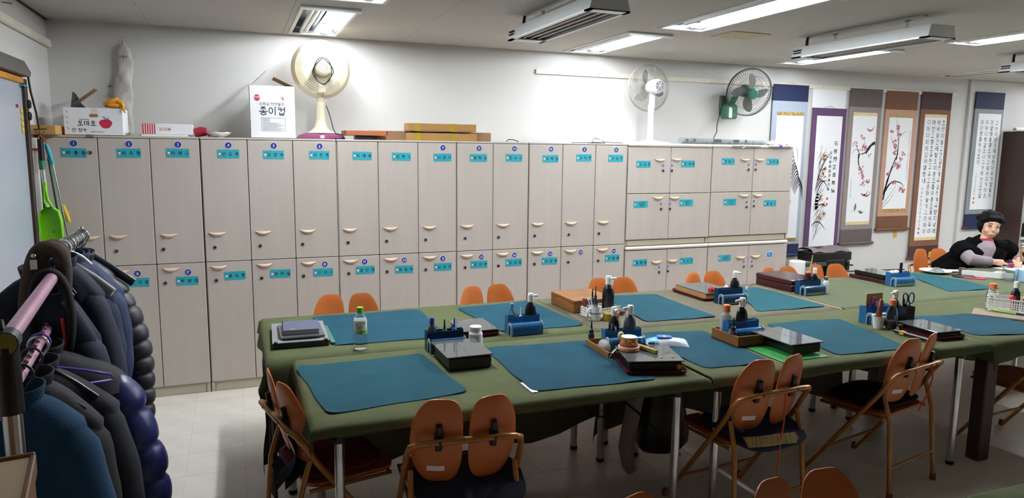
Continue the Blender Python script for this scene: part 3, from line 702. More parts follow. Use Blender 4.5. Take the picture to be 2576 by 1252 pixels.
cushion('maroon cushion on the sideways chair at the left table end', (1.46, -2.37, ZSE), math.radians(-77), M_maroon, .40, .38, .05)
obj('draped_jacket', G().grid(lambda u, v: (1.225+.05*v+.03*math.sin(3*u)+.05*math.sin(pi*v), -2.30-.26*u, .40+.22*v-.05*math.sin(2*pi*u)*(1-v)), 12, 8).grid(lambda u, v: (1.265+.05*v+.07*math.sin(pi*v), -2.30-.26*u, .40+.22*v-.05*math.sin(2*pi*u)*(1-v)), 12, 8, flip=True), mat('dark_slate_cloth', '1b2026', .9), label='dark jacket stuffed behind the sideways chair back', cat='jacket')
far = [(1.755, 'far-side chair directly behind the green-capped water bottle'), (2.685, 'far-side chair behind the blue caddy on the left back table'), (3.655, 'far-side chair behind the ink bottle next to the wooden box'), (4.46, 'far-side chair behind the red tray with the pale inkstone'), (5.19, 'far-side chair mostly hidden behind the dark red lidded box'), (5.69, 'far-side chair in front of the black machine on its stand')]
for x, lab in far:
    dup(c1, (x, -.845+.005*math.sin(x*5), 0.0 if x < 4.8 else .0), pi+math.radians(6*math.sin(x*3)), lab)
dup(c1, (7.46, -.40, 0), pi-math.radians(12), "chair behind the seated person's back")
dup(c1, (2.60, -3.83, 0), pi+math.radians(0), 'near chair whose two orange backrest tops rise from the bottom edge right of centre')
dup(c1, (2.0, -3.815, 0), pi+math.radians(22), 'near chair of which only one backrest tip shows at the bottom edge')
dup(c1, (5.50, -2.86, 0), math.radians(4), 'chair cut off by the right edge beside the brown wooden leg')
# near table at the bottom right
table('near work table, only a corner shows at the bottom right', 3.17, 4.9, -4.9, -3.98)
cloth('green cloth on the near table corner at the bottom right', 3.16, 4.9, -4.9, -3.972, (.08, .01, .05, .06), M_green, 12, .006)
# ================================================================ things on top of the lockers
ZL = 1.8005
def strip(g, pts, ws, y, m=0, ax='xz'):
    P = [Vector(p) for p in pts]; n = len(P); vs = []
    for i in range(n):
        t = (P[min(i+1, n-1)]-P[max(i-1, 0)]).normalized(); q = Vector((-t.y, t.x))*(ws[i] if isinstance(ws, (list, tuple)) else ws)/2
        for s_ in (1, -1): a = P[i]+q*s_; vs.append((a.x, y, a.y))
    g.add(vs, [(2*i+1, 2*i+3, 2*i+2, 2*i) for i in range(n-1)], m)
def disc(g, cx, cz, r, y, m=0, n=16, sx=1, sz=1): g.add([(cx+r*sx*math.cos(2*pi*i/n), y, cz+r*sz*math.sin(2*pi*i/n)) for i in range(n)], [tuple(range(n))], m)
def openbox(g, w_, d_, h_, th=.004, m=0, mi=None):
    mi = m if mi is None else mi
    g.box(0, w_, 0, th, 0, h_, m).box(0, w_, d_-th, d_, 0, h_, m).box(0, th, th, d_-th, 0, h_, m).box(w_-th, w_, th, d_-th, 0, h_, m).box(0, w_, 0, d_, 0, th, mi); return g
# tomato carton
M_cart = mat('white_carton', 'e4e3e6', .7, var=.03, ns=8); M_tom = mat('tomato_red', 'c22846', .6); M_stem = mat('stem_green', '1f4a3a', .6); M_tape = mat('clear_tape', 'd6d0c0', .3)
t = thing('tomato_carton', 'open white tomato carton with a red tomato print on top of locker 1', 'box', (.117, .03, ZL))
obj('body', openbox(G(), .335, .26, .178), M_cart, t)
g = G()
g.text('토마토', .034, (.128, -.0008, .078), m=0, bold=1, wide=1.1); g.text('Domestic', .013, (.115, -.0008, .104), m=0); g.text('안 점숙', .027, (.085, -.0008, .034), m=0)
g.text(':제일토마토영농조합', .0085, (.185, -.0008, .024), m=0)
for z in (.155, .12, .085, .05): strip(g, [(.014, z), (.026, z-.010)], .0022, -.0008)
obj('lettering', g, M_ink, t, kind='stuff')
g = G(); n = 28
g.add([(.236+(.037+.003*math.sin(3*a))*math.cos(a)*1.0, -.001, .078+.031*math.sin(a)-.004*math.exp(-((a-pi/2)**2)*3)) for a in [2*pi*i/n for i in range(n)]], [tuple(range(n))], 0)
obj('tomato_print', g, M_tom, t)
g = G(); strip(g, [(.215, .123), (.228, .118), (.24, .106), (.247, .102)], [.001, .005, .005, .002], -.0014); strip(g, [(.247, .102), (.25, .11), (.254, .122)], [.003, .005, .001], -.0014); strip(g, [(.245, .103), (.255, .102), (.262, .104)], [.004, .004, .001], -.0014)
obj('stem_print', g, M_stem, t)
obj('hand_hole', G().prism(rrect(.145, .195, .118, .138, .0095, 5), -.0012, 0, 'y'), mat('carton_inside', '8a7440', .8), t)
obj('tape_strip', G().box(.16, .195, -.0006, 0, .13, .178), M_tape, t)
obj('flap', G().at(.0, .25, .178, rx=math.radians(0), ry=math.radians(-38)).box(.03, .21, -.12, 0, 0, .004), M_card, t)
obj('flap', G().at(.33, .12, .178, ry=math.radians(38)).box(-.13, 0, -.05, .12, 0, .004), M_card, t)
g = G().grid(lambda u, v: (-.005+.075*u+.02*v*(1-u)-.01*(1-v), .10+.06*u, .10+(.185-.09*u)*v+.01*math.sin(6*u)), 8, 8).grid(lambda u, v: (-.005+.075*u+.02*v*(1-u)-.01*(1-v), .115+.06*u, .10+(.185-.09*u)*v+.01*math.sin(6*u)), 8, 8, flip=True)
obj('paper_bag', g.at(.14, .05, ZL), mat('dark_green_bag', '1f2a26', .5), label='dark crumpled bag sticking up out of the tomato carton', cat='bag').location = (.14, .05, ZL)
obj('wooden_stick', G().tube([(.26, .07, ZL+.15), (.225, .10, ZL+.215)], .004, 6), mat('pale_stick', 'c7b69a', .6), label='pale stick leaning out of the tomato carton', cat='stick')
# orange work gloves lying over the carton edge
M_og = mat('orange_glove_cloth', 'd98f1c', .8, var=.12, ns=12, bump=.2, bs=60); g = G()
g.tube([(.345, .09, ZL+.20), (.37, .08, ZL+.215), (.40, .08, ZL+.225), (.42, .09, ZL+.235), (.425, .1, ZL+.22)], [.016, .019, .022, .02, .012], 10)
g.tube([(.37, .07, ZL+.196), (.40, .065, ZL+.197), (.425, .07, ZL+.196), (.44, .07, ZL+.19)], [.012, .017, .016, .01], 10)
g.tube([(.42, .08, ZL+.225), (.445, .07, ZL+.215), (.455, .06, ZL+.196), (.458, .035, ZL+.19), (.463, .012, ZL+.17), (.472, .008, ZL+.15)], [.018, .016, .012, .009, .007, .005], 8)
obj('work_glove', g, M_og, label='orange work glove flopped over the corner of the tomato carton', cat='glove')
# long white bag hung on the wall
g = G(); prof = [(.0, 2.50, .008), (.0, 2.46, .01), (-.004, 2.44, .03), (.0, 2.41, .047), (.006, 2.34, .05), (-.004, 2.27, .052), (-.01, 2.2, .055), (-.02, 2.12, .06), (-.028, 2.05, .064), (-.03, 1.96, .062), (-.03, 1.83, .06)]
def bagf(u, v):
    k = v*(len(prof)-1); i = min(int(k), len(prof)-2); f = k-i
    c, z, r = [prof[i][q]*(1-f)+prof[i+1][q]*f for q in range(3)]; a = 2*pi*u
    rr = r*(1+.10*math.sin(3*a+z*31)+.06*math.sin(5*a-z*47))
    return (.428+c+rr*math.cos(a), .50+.55*rr*math.sin(a)*.8, z+.006*math.sin(4*a))
g.grid(bagf, 28, 40, cu=True)
b_ = obj('hanging_bag', g, mat('white_plastic_bag', 'b4b0a9', .5, var=.06, ns=18, bump=.3, bs=40), label='long white plastic bag hanging on the wall behind the tomato carton', cat='bag')
g = G().text('광협배', .018, (.428, .5-.05, 2.358)); obj('lettering', g, [M_ink, M_ink], b_)
obj('wall_nail', G().tube([(.325, .55, 2.155), (.318, .52, 2.16)], .003, 6), M_ink, label='black nail in the wall left of the white bag', cat='nail')
obj('wall_nail', G().tube([(XL, -.45, 2.525), (XL+.05, -.45, 2.52)], .003, 6), M_steel, label='long nail in the upper left wall', cat='nail')
# small latch hooked over locker top
obj('metal_latch', G().cbox(.245, .275, -.026, .0, ZL-.012, ZL+.006, .003).tube([(.25, -.02, ZL-.004), (.285, -.024, ZL-.008)], .007, 8), M_steel, label='small metal latch on the top edge of locker 1', cat='latch')
# red-striped flat box on a white tray
t = thing('striped_box', 'flat white box with red stripes at one end, on locker 3', 'box', (.56, .06, ZL+.014))
g = G().cbox(0, .31, 0, .2, 0, .072, .003); obj('body', g, M_cart, t)
g = G()
for i in range(6): g.box(.003+.014*i, .011+.014*i, -.0008, 0, .002, .07)
for i in range(6): g.box(.003+.014*i, .011+.014*i, 0, .198, .0715, .0728)
obj('red_stripes', g, M_redtxt, t)
g = G()
for i in range(3):
    x = .105+.025*i
    for a in ((x, x+.02, .025, .0265), (x, x+.02, .0435, .045), (x, x+.0015, .025, .045), (x+.0185, x+.02, .025, .045)): g.box(a[0], a[1], -.0008, 0, a[2], a[3])
g.box(.113, .117, -.0008, 0, .03, .04); g.box(.138, .142, -.0008, 0, .03, .04); disc(g, .165, .036, .006, -.0008, n=10)
obj('handling_marks', g, M_redtxt, t)
g = G().cbox(.55, .85, .03, .24, ZL, ZL+.006, .003)
for a in ((.55, .85, .03, .036), (.55, .85, .234, .24), (.55, .556, .03, .24), (.844, .85, .03, .24)): g.box(*a, ZL+.004, ZL+.013)
obj('shallow_tray', g, M_white, label='shallow white tray under the red-striped box', cat='tray')
M_rg = mat('red_rubber_glove', 'a02a38', .45, bump=.1, bs=40)
g = G().tube([(.88, .14, ZL+.03), (.92, .13, ZL+.04), (.955, .12, ZL+.04)], [.03, .034, .028], 12, sq=.7)
for k, (dx, dz, dy) in enumerate([(.05, -.008, -.02), (.06, -.01, 0), (.058, -.012, .02), (.045, -.016, .035), (.03, -.02, -.045)]):
    g.tube([(.95, .12+dy*.6, ZL+.036), (.95+dx*.6, .12+dy, ZL+.034+dz*.5), (.95+dx, .12+dy, ZL+.026+dz)], [.011, .009, .007], 8)
obj('rubber_glove', g, M_rg, label='red rubber glove lying between the striped box and the white dish', cat='glove')
g = G(); n = 40
g.grid(lambda u, v: (1.035+(.03+.05*v)*(1+.06*v*math.sin(6*2*pi*u))*math.cos(2*pi*u), .10+(.03+.05*v)*(1+.06*v*math.sin(6*2*pi*u))*math.sin(2*pi*u), ZL+.006+.028*v*v+.003*v*math.sin(12*pi*u)), n, 6, cu=True)
g.lathe([(.03, .006), (.028, 0)], 20, c=(1.035, .10, ZL)); g.lathe([(.0, .008), (.03, .007)], 20, c=(1.035, .10, ZL))
o = obj('scalloped_dish', g, M_white, label='white dish with a scalloped rim on top of locker 4', cat='dish'); md = o.modifiers.new('s', 'SOLIDIFY'); md.thickness = .003
# paper cup carton
t = thing('cup_carton', 'tall white paper cup carton with open flaps on top of locker 5', 'box', (1.247, .03, ZL))
obj('body', openbox(G(), .3, .27, .365, .004), M_cart, t)
g = G(); g.text('종이컵', .062, (.145, -.0008, .19), bold=1, m=0); g.text('무형광 천연펄프', .024, (.145, -.0008, .238), m=0)
for a in ((.07, .232, .142, .1435), (.07, .232, .05, .0515), (.07, .0715, .05, .1435), (.2305, .232, .05, .1435)): g.box(a[0], a[1], -.0008, 0, a[2], a[3])
for k in range(11): g.box(.078, .078+(.05 if k < 4 else .143-.02*(k % 3)), -.0007, 0, .136-.0078*k, .138-.0078*k)
obj('lettering', g, mat('carton_print_grey', '4a4a50', .7), t)
g = G(); P = [(.047+.021*math.cos(a), -.0009, .28+.024*math.sin(a)) for a in [pi/8+pi/4*i for i in range(8)]]; g.poly(P, 0); g.text('미츠왕', .0125, (.047, -.0013, .284), m=1, bold=1)
obj('red_badge', g, [M_redtxt, M_white], t)
g = G()
for dx, dz, m_ in ((0, .008, 0), (.007, -.003, 0), (-.008, 0, 1), (.002, -.008, 0)): disc(g, .217+dx, .28+dz, .005, -.0009, m_, 10)
g.text('제일제당', .010, (.258, -.0009, .28), m=1); obj('logo', g, [M_redtxt, mat('print_grey', '8a8a90', .7)], t)
obj('side_print', G().box(-.0008, 0, .04, .2, .05, .13).box(-.0008, 0, .05, .12, .16, .19), M_redtxt, t)
obj('flap', G().at(0, 0, .365, ry=math.radians(-44)).box(0, .165, .005, .265, 0, .004), M_cart, t, label='raised carton flap, white outside')
g = G().at(.3, 0, .365, ry=math.radians(25)).box(-.15, 0, .03, .265, 0, .004); obj('flap', g, M_card, t, label='carton flap showing its brown inside')
# cream fan seen from behind
M_cream = mat('cream_fan_plastic', 'cfc7ac', .35); M_mar = mat('maroon_gloss', '74365a', .15); M_cdark = mat('slot_shadow', '8d8878', .7)
t = thing('desk_fan', 'cream stand fan seen from behind, maroon base, on locker 6', 'fan', (1.745, .22, ZL))
obj('base', G().lathe([(.175, 0), (.18, .008), (.165, .028), (.12, .046), (.05, .054), (0, .055)], 40, sy=.8), M_mar, t)
obj('pole', G().lathe([(.11, .046), (.07, .065), (.048, .09), (.036, .14), (.032, .22), (.032, .27), (.026, .275), (.026, .36)], 24), M_cream, t)
sh = obj('back_shell', G().at(.012, -.02, .515, rx=pi/2).lathe([(.212, -.045), (.215, -.03), (.212, -.015), (.19, .018), (.14, .042), (.08, .055), (.0, .06)], 56), M_cream, t)
for k in range(5):
    a0 = pi/2+2*pi*k/5; g = G(); c0 = (.135*math.cos(a0), .135*math.sin(a0))
    for i in range(7):
        rr = .088+.0155*i; half = .30*math.sqrt(max(0, 1-((i-3)/3.9)**2))
        pts = []
        for q in range(9):
            a = a0+half*(q/8*2-1); r_ = rr
            dep = [(.212, -.015), (.19, .018), (.14, .042), (.08, .055), (0, .06)]
            for z_ in range(4):
                if dep[z_+1][0] <= r_ <= dep[z_][0]:
                    f = (dep[z_][0]-r_)/(dep[z_][0]-dep[z_+1][0]); dd = dep[z_][1]+(dep[z_+1][1]-dep[z_][1])*f
            pts.append((.012+r_*math.cos(a), -.02-dd-.0005, .515+r_*math.sin(a)))
        g.tube(pts, .0017, 5)
    obj('louvre', g, M_cdark, sh)
obj('motor_housing', G().at(.012, -.07, .515, rx=pi/2).lathe([(.062, -.01), (.062, .05), (.056, .075), (.04, .085), (0, .088)], 28).at(.005, -.03, .42).cbox(-.03, .03, -.04, .04, -.09, .05, .012), M_cream, t)
g = G()
for k in range(12):
    a = 2*pi*k/12; g.tube([(.012+.014*math.cos(a), -.157, .515+.014*math.sin(a)), (.012+.034*math.cos(a), -.157, .515+.034*math.sin(a))], .002, 5)
obj('motor_vents', g, M_cdark, t, kind='stuff')
for z in (.315, .33): obj('knob', G().tube([(.012, -.03, z), (.012, -.034, z)], .004, 8), M_black, t)
loop = [(.008+.062*math.cos(a), -.158-.012*math.sin(a), .49+.092*math.sin(a)) for a in [2*pi*i/26 for i in range(26)]]
lp = obj('coiled_cord', G().tube(loop, .0035, 6, closed=True).tube([(p[0]+.012*math.cos(i*.7), p[1]-.006, p[2]-.008) for i, p in enumerate(loop)], .0035, 6, closed=True), M_cord, t)
obj('power_cord', G().tube([(.04, -.03, .25), (.065, -.04, .17), (.085, -.05, .08), (.10, -.06, .045), (.13, -.06, .04), (.155, -.08, .035), (.155, -.11, .012), (.10, -.135, .006)], .0035, 6), M_cord, t)
# brown tray, three long cartons, cords, adapter
t = thing('serving_tray', 'brown rectangular tray resting on a dark block on locker 7', 'tray', (1.9, .06, ZL))
obj('block', G().cbox(.08, .22, .02, .12, 0, .03, .004), M_black, t)
g = G().cbox(0, .315, 0, .2, .032, .038, .002)
for a in ((0, .315, 0, .008), (0, .315, .192, .2), (0, .008, 0, .2), (.307, .315, 0, .2)): g.cbox(*a, .036, .068, .002)
obj('tray_body', g, mat('reddish_brown_wood', '9a5a38', .45, var=.12, ns=6), t)
M_card2 = mat('kraft_carton', '9a7440', .8, var=.06, ns=4); M_card3 = mat('dull_kraft_carton', '8a6a4c', .8, var=.06, ns=4); M_ytape = mat('yellow_tape', '9c8428', .35)
obj('long_carton', G().cbox(2.11, 3.11, .24, .34, ZL, ZL+.075, .003), M_card3, label='longest dull brown carton at the back on lockers 8 and 9', cat='box')
t = thing('long_carton', 'front taped kraft carton on locker 9', 'box', (2.39, .10, ZL)); obj('body', G().cbox(0, .55, 0, .11, 0, .06, .002), M_card2, t)
for x in (.05, .335): obj('tape_band', G().box(x, x+.045, -.001, .111, -.0, .061), M_ytape, t)
t = thing('long_carton', 'upper taped kraft carton lying on the other cartons', 'box', (2.385, .13, ZL+.0765)); obj('body', G().cbox(0, .56, 0, .12, 0, .058, .002), M_card2, t)
for x in (.055, .34): obj('tape_band', G().box(x, x+.045, -.001, .121, -.001, .059), M_ytape, t)
obj('loose_cord', G().tube([(3.2, .12, ZL+.005), (3.21, .1, ZL+.02), (3.235, .09, ZL+.022), (3.26, .06, ZL+.012), (3.275, .04, ZL+.004)], .0035, 6), M_cord, label='short black cord loop on locker 14', cat='cord')
t = thing('power_adapter', 'small white adapter with a dark base on lockers 11 and 12', 'adapter', (3.94, .06, ZL)); obj('base', G().cbox(0, .14, 0, .06, 0, .008, .002), M_black, t); obj('body', G().cbox(.03, .11, .005, .05, .008, .03, .005), M_white, t)
obj('cord', G().tube([(.03, .02, .03), (.05, .02, .047), (.1, .02, .03), (.14, .02, .014), (.2, .01, .01), (.32, .02, .006)], .0025, 6).tube([(0, .03, .006), (-.06, .05, .006), (-.15, .06, .004)], .0025, 6), M_cord, t)
# ---- wire-cage fans
def cage(g, R, d, n=56, wr=.0011, back=True, hub=.04, m=0):
    for (r_, z, w_) in ((R, 0, .0045), (R*.985, d*.35, .002), (R*.72, d*.85, .0013)): g.tube([(r_*math.cos(2*pi*i/44), r_*math.sin(2*pi*i/44), z) for i in range(44)], w_, 5, m, closed=True)
    for i in range(n):
        a = 2*pi*i/n; tw = .25
        pts = []
        for q in range(6):
            f = q/5; r_ = hub+(R-hub)*f; aa = a+tw*(1-f)
            pts.append((r_*math.cos(aa), r_*math.sin(aa), d*(1-f**2.5)))
        g.tube(pts, wr, 4, m, cap=False)
def blades(g, R, n, m=0):
    for k in range(n):
        a0 = 2*pi*k/n
        def fn(u, v):
            r_ = .03+(R-.03)*v; wd = (.55*math.sin(pi*min(1, .18+.82*v))**.6+.1)*(1-.35*v)
            a = a0+wd*(u-.5)*2*(.75)+.35*v
            return (r_*math.cos(a), r_*math.sin(a), .03*(u-.5)*(1.2-v*.4))
        g.grid(fn, 6, 8, m)
        g.grid(lambda u, v: tuple(Vector(fn(u, v))+Vector((0, 0, .002))), 6, 8, m, flip=True)
M_wfan = mat('white_fan_plastic', 'd6d6d6', .35); M_wwire = mat('cage_wire_grey', 'a8a49c', .4, .4); M_blade = mat('smoky_blade', 'a4a29e', .2, trans=.6, ior=1.15)
t = thing('stand_fan', 'white stand fan with a wire cage on top of the wide cabinet', 'fan', (4.62, .22, ZL+.008))
obj('base', G().lathe([(.19, 0), (.19, .008), (.15, .016), (.06, .026), (.03, .034), (0, .034)], 36, sy=.85), M_wfan, t)
obj('pole', G().lathe([(.03, .03), (.026, .06), (.026, .26), (.03, .27), (.028, .34), (.02, .36)], 18), M_wfan, t)
obj('neck', G().at(.0, -.01, .36).cbox(-.022, .022, -.025, .025, -.06, .09, .01), M_wfan, t)
hd = G(); RT = Matrix.Translation((.005, .03, .495)) @ Matrix.Rotation(math.radians(1), 4, 'Z') @ Matrix.Rotation(math.radians(-92), 4, 'X')
g = G(); g.T = RT; g.lathe([(.062, -.01), (.066, -.06), (.063, -.12), (.045, -.145), (0, -.148)], 24); obj('motor_housing', g, M_wfan, t)
g = G(); g.T = RT; g.lathe([(.042, -.1485), (.0, -.1495)], 20); 
mv = obj('motor_grille', g, mat('grille_grey', '8a8c90', .5), t)
g = G(); g.T = RT
for k in range(6): g.tube([(0, 0, -.151), (.04*math.cos(pi*k/3), .04*math.sin(pi*k/3), -.150)], .0022, 5)
obj('grille_bars', g, M_wfan, mv)
g = G(); g.T = RT @ Matrix.Translation((0, 0, .03)) @ Matrix.Rotation(pi, 4, 'X'); cage(g, .205, .07, 60, hub=.055); obj('rear_cage', g, M_wwire, t)
g = G(); g.T = RT @ Matrix.Translation((0, 0, .035)); cage(g, .205, .06, 60, hub=.04); g.lathe([(.04, .058), (0, .062)], 18); obj('front_cage', g, M_wwire, t)
g = G(); g.T = RT @ Matrix.Translation((0, 0, .04)); blades(g, .165, 3); g.lathe([(.03, -.01), (.03, .02), (0, .022)], 14); obj('blades', g, M_blade, t)
g = G(); g.T = RT; g.tube([(.05, -.12, -.02), (.055, -.17, -.045), (.04, -.2, -.04), (.02, -.19, -.02), (.03, -.15, -.03)], .003, 6); obj('carry_handle', g, M_wwire, t)
# green wall fan
M_gfan = mat('green_fan_plastic', '3f7560', .35); M_gdark = mat('dark_green_rim', '37453f', .35); M_gblade = mat('grey_green_blade', '93948c', .25, trans=.35, ior=1.15)
t = thing('wall_fan', 'green wall fan with grey blades, tilted, left of the navy orchid scroll', 'fan', (5.66, .55, 2.12))
obj('wall_plate', G().cbox(-.06, .02, -.03, 0, -.02, .17, .008), M_gdark, t)
obj('bracket', G().cbox(-.07, .06, -.16, -.03, -.06, .08, .02).tube([(.0, -.08, .04), (.03, -.14, .16), (.05, -.17, .22)], [.03, .026, .03], 12), M_gfan, t)
obj('control_label', G().box(-.058, -.022, -.1615, -.16, -.05, .05), M_white, t)
RT = Matrix.Translation((.13, -.19, .20)) @ Matrix.Rotation(math.radians(-9), 4, 'Z') @ Matrix.Rotation(math.radians(14), 4, 'Y') @ Matrix.Rotation(math.radians(104), 4, 'X')
g = G(); g.T = RT; g.lathe([(.05, -.10), (.062, -.07), (.06, -.01), (.03, .0)], 22); obj('motor_housing', g, M_gfan, t)
g = G(); g.T = RT @ Matrix.Translation((0, 0, .02)) @ Matrix.Rotation(pi, 4, 'X'); cage(g, .225, .06, 52, .0012, hub=.05); obj('rear_cage', g, M_gdark, t)
g = G(); g.T = RT @ Matrix.Translation((0, 0, .025)); cage(g, .225, .085, 60, .0012, hub=.05); obj('front_cage', g, M_gdark, t)
g = G(); g.T = RT @ Matrix.Translation((0, 0, .111)); g.lathe([(.052, -.006), (.052, .004), (.04, .012), (0, .014)], 24); obj('hub_badge', g, M_gfan, t)
g = G(); g.T = RT @ Matrix.Translation((0, 0, .04)); blades(g, .185, 4); g.lathe([(.035, -.01), (.035, .03), (0, .034)], 14); obj('blades', g, M_gblade, t)
obj('power_cord', G().tube([(-.06, -.06, .08), (-.10, -.08, .0), (-.16, -.12, -.12), (-.22, -.2, -.19), (-.33, -.3, -.255)], .004, 6), M_cord, t)
obj('pull_cord', G().tube([(.03, -.16, -.06), (.045, -.17, -.17), (.05, -.17, -.27)], .0015, 5), M_white, t)
# newspaper roll, bag, hanging strips on the cabinet top
ZCB = 1.8085
g = G(); g.grid(lambda u, v: (4.86+.92*u, .10+.03*math.cos(2*pi*v)*(1+.1*math.sin(9*u)), ZCB+.03+.028*math.sin(2*pi*v)*(1-.25*u)-.008*u), 20, 14)
g.poly([(4.86, .10+.03*math.cos(2*pi*i/14), ZCB+.03+.028*math.sin(2*pi*i/14)) for i in range(14)]); t = obj('newspaper_roll', g, mat('newsprint', '9ea3a8', .8, col2='787d82', ns=22), label='long roll of newspaper lying on the wide cabinet', cat='roll')
g = G()
for x in (4.9, 4.98, 5.2, 5.42, 5.44, 5.46, 5.55): g.box(x, x+.02+.06*(x == 5.2), .066, .072, ZCB+.02, ZCB+.045)
obj('print_blocks', g, mat('newsprint_ink', '55585c', .8), t)
g = G().grid(lambda u, v: (5.80+.24*u, .02+.16*v, ZCB+.003+.04*math.sin(pi*min(1, u*1.02))**.5*math.sin(pi*v)**.5+.006*math.sin(17*u+9*v)), 20, 12).box(5.81, 6.03, .03, .17, ZCB, ZCB+.003)
obj('plastic_bag', g, mat('frosted_plastic', 'c4c2be', .4), label='flat white plastic bag at the right end of the wide cabinet', cat='bag')
for x0, x1, lab in ((5.325, 5.64, 'steel hanger strip with a white tie on the cabinet edge'), (5.73, 5.99, 'steel hanger strip with a purple tie on the cabinet edge')):
    t = thing('hanger_strip', lab, 'strip', (x0, -.04, 1.79)); obj('bar', G().cbox(0, x1-x0, -.006, .004, -.004, .010, .002), M_steel, t)
    obj('tie', G().tube([(.09+.03*(x0 > 5.5), -.008, .006), (.1+.04*(x0 > 5.5), -.02, .016), (.125+.02*(x0 > 5.5), -.018, .004), (.1, -.014, -.012)], .006, 6), M_white if x0 < 5.5 else mat('purple_tie', '5a3fa0', .6), t)
# ================================================================ hanging scrolls on the back wall
M_pap = mat('scroll_paper', 'e8e8ea', .85); M_gold2 = mat('gold_brocade', '6e5426', .5, col2='c9a75a', ns=70); M_pgold = mat('pale_gold_brocade', 'cbb27c', .5, col2='e0cf9e', ns=60)
M_blk = mat('brush_ink', '1c1b1e', .8); M_grey = mat('brush_ink_thin', '6d6a6c', .8); M_seal = mat('seal_red', 'b5564e', .7); M_pink = mat('blossom_red', 'b0606a', .8); M_or = mat('orchid_orange', 'b5713c', .8); M_str = mat('hanging_string', 'b9b2a4', .8)
def scroll(lab, x0, x1, zt, zb, px0, px1, pz0, pz1, z1, z2, cs, cf, art, roller=True, gold=None, yo=.02):
    """outer silk x0..x1, zt..zb; top band down to z1, bottom band from z2; paper px0..px1, pz0..pz1"""
    t = thing('hanging_scroll', lab, 'scroll', (x0, YB-yo, zb), 0, 'scrolls hung on the back wall'); w_ = x1-x0; X = lambda x: x-x0; Z = lambda z: z-zb
    ms = mat('silk_'+cs, cs, .75, var=.05, ns=30, bump=.1, bs=200); mf = mat('silk_'+cf, cf, .75, var=.04, ns=30, bump=.1, bs=200); mb = ms
    obj('top_band', G().box(0, w_, -.004, .006, Z(z1), Z(zt)), ms, t)
    obj('field', G().box(0, w_, -.0035, .006, Z(z2), Z(z1)), mf, t)
    obj('bottom_band', G().box(0, w_, -.004, .006, 0.01, Z(z2)), mb, t)
    pa = obj('painting', G().box(X(px0), X(px1), -.0055, -.003, Z(pz0), Z(pz1)), M_pap, t)
    if gold:
        for z in (pz1, pz0-.035): obj('brocade_strip', G().box(X(px0), X(px1), -.0058, -.003, Z(z), Z(z)+.035), gold, t)
    obj('top_rod', G().tube([(-.004, .0, Z(zt)), (w_+.004, 0, Z(zt))], .006, 8), ms, t)
    if roller:
        r = obj('roller', G().tube([(0, -.006, .012), (w_, -.006, .012)], .019, 14), mb, t)
        for s_ in (0, 1): obj('roller_knob', G().tube([((w_ if s_ else 0), -.006, .012), ((w_+.022 if s_ else -.022), -.006, .012)], [.019, .015], 12), mat('roller_wood', '5c2f28', .4), r)
    obj('hanging_cord', G().tube([(w_*.3, 0, Z(zt)), (w_*.42, 0, Z(zt)+.025), (w_*.52, 0, Z(zt)+.03), (w_*.7, 0, Z(zt))], .002, 5), M_str, t)
    g = G(); g.T = Matrix.Translation((X(px0), -.0059, Z(pz0))); art(g, px1-px0, pz1-pz0)
    obj('brushwork', g, [M_blk, M_grey, M_seal, M_pink, M_or], pa, kind='stuff')
    return t
rs = random.Random(3)
def bez(p0, p1, p2, n=8): return [tuple(Vector(p0)*(1-t)**2+Vector(p1)*2*t*(1-t)+Vector(p2)*t*t) for t in [i/n for i in range(n+1)]]
def leaf(g, p0, p1, p2, w_=.01, m=0):
    P = bez(p0, p1, p2, 9); strip(g, P, [w_*(.25+.75*math.sin(pi*(.12+.85*i/9))) for i in range(10)], 0, m)
def blot(g, x, z, r, m): disc(g, x, z, r*rs.uniform(.7, 1.1), -.0005-.0003*rs.random(), m, 7, rs.uniform(.7, 1.2), rs.uniform(.7, 1.2))
def vtext(g, s, x, z0, dz, size, m=0, wide=1):
    for i, ch in enumerate(s): g.text(ch, size*rs.uniform(.92, 1.06), (x+rs.uniform(-.003, .003), -.0002, z0-dz*i), m=m, wide=wide)
def art1(g, w_, h):
    for i in range(16):
        x = .16+.012*i; leaf(g, (x-.02-.002*i, .70-.016*i), (x+.05, 1.0-.02*i+.02*math.sin(i)), (x+.06+.004*math.sin(3*i), .92-.035*i), .011)
    leaf(g, (.10, .97), (.2, .98), (.25, .88), .012)
    leaf(g, (.12, .60), (.2, .52), (.25, .36), .012); leaf(g, (.28, .95), (.30, .9), (.31, .8), .006, 1)
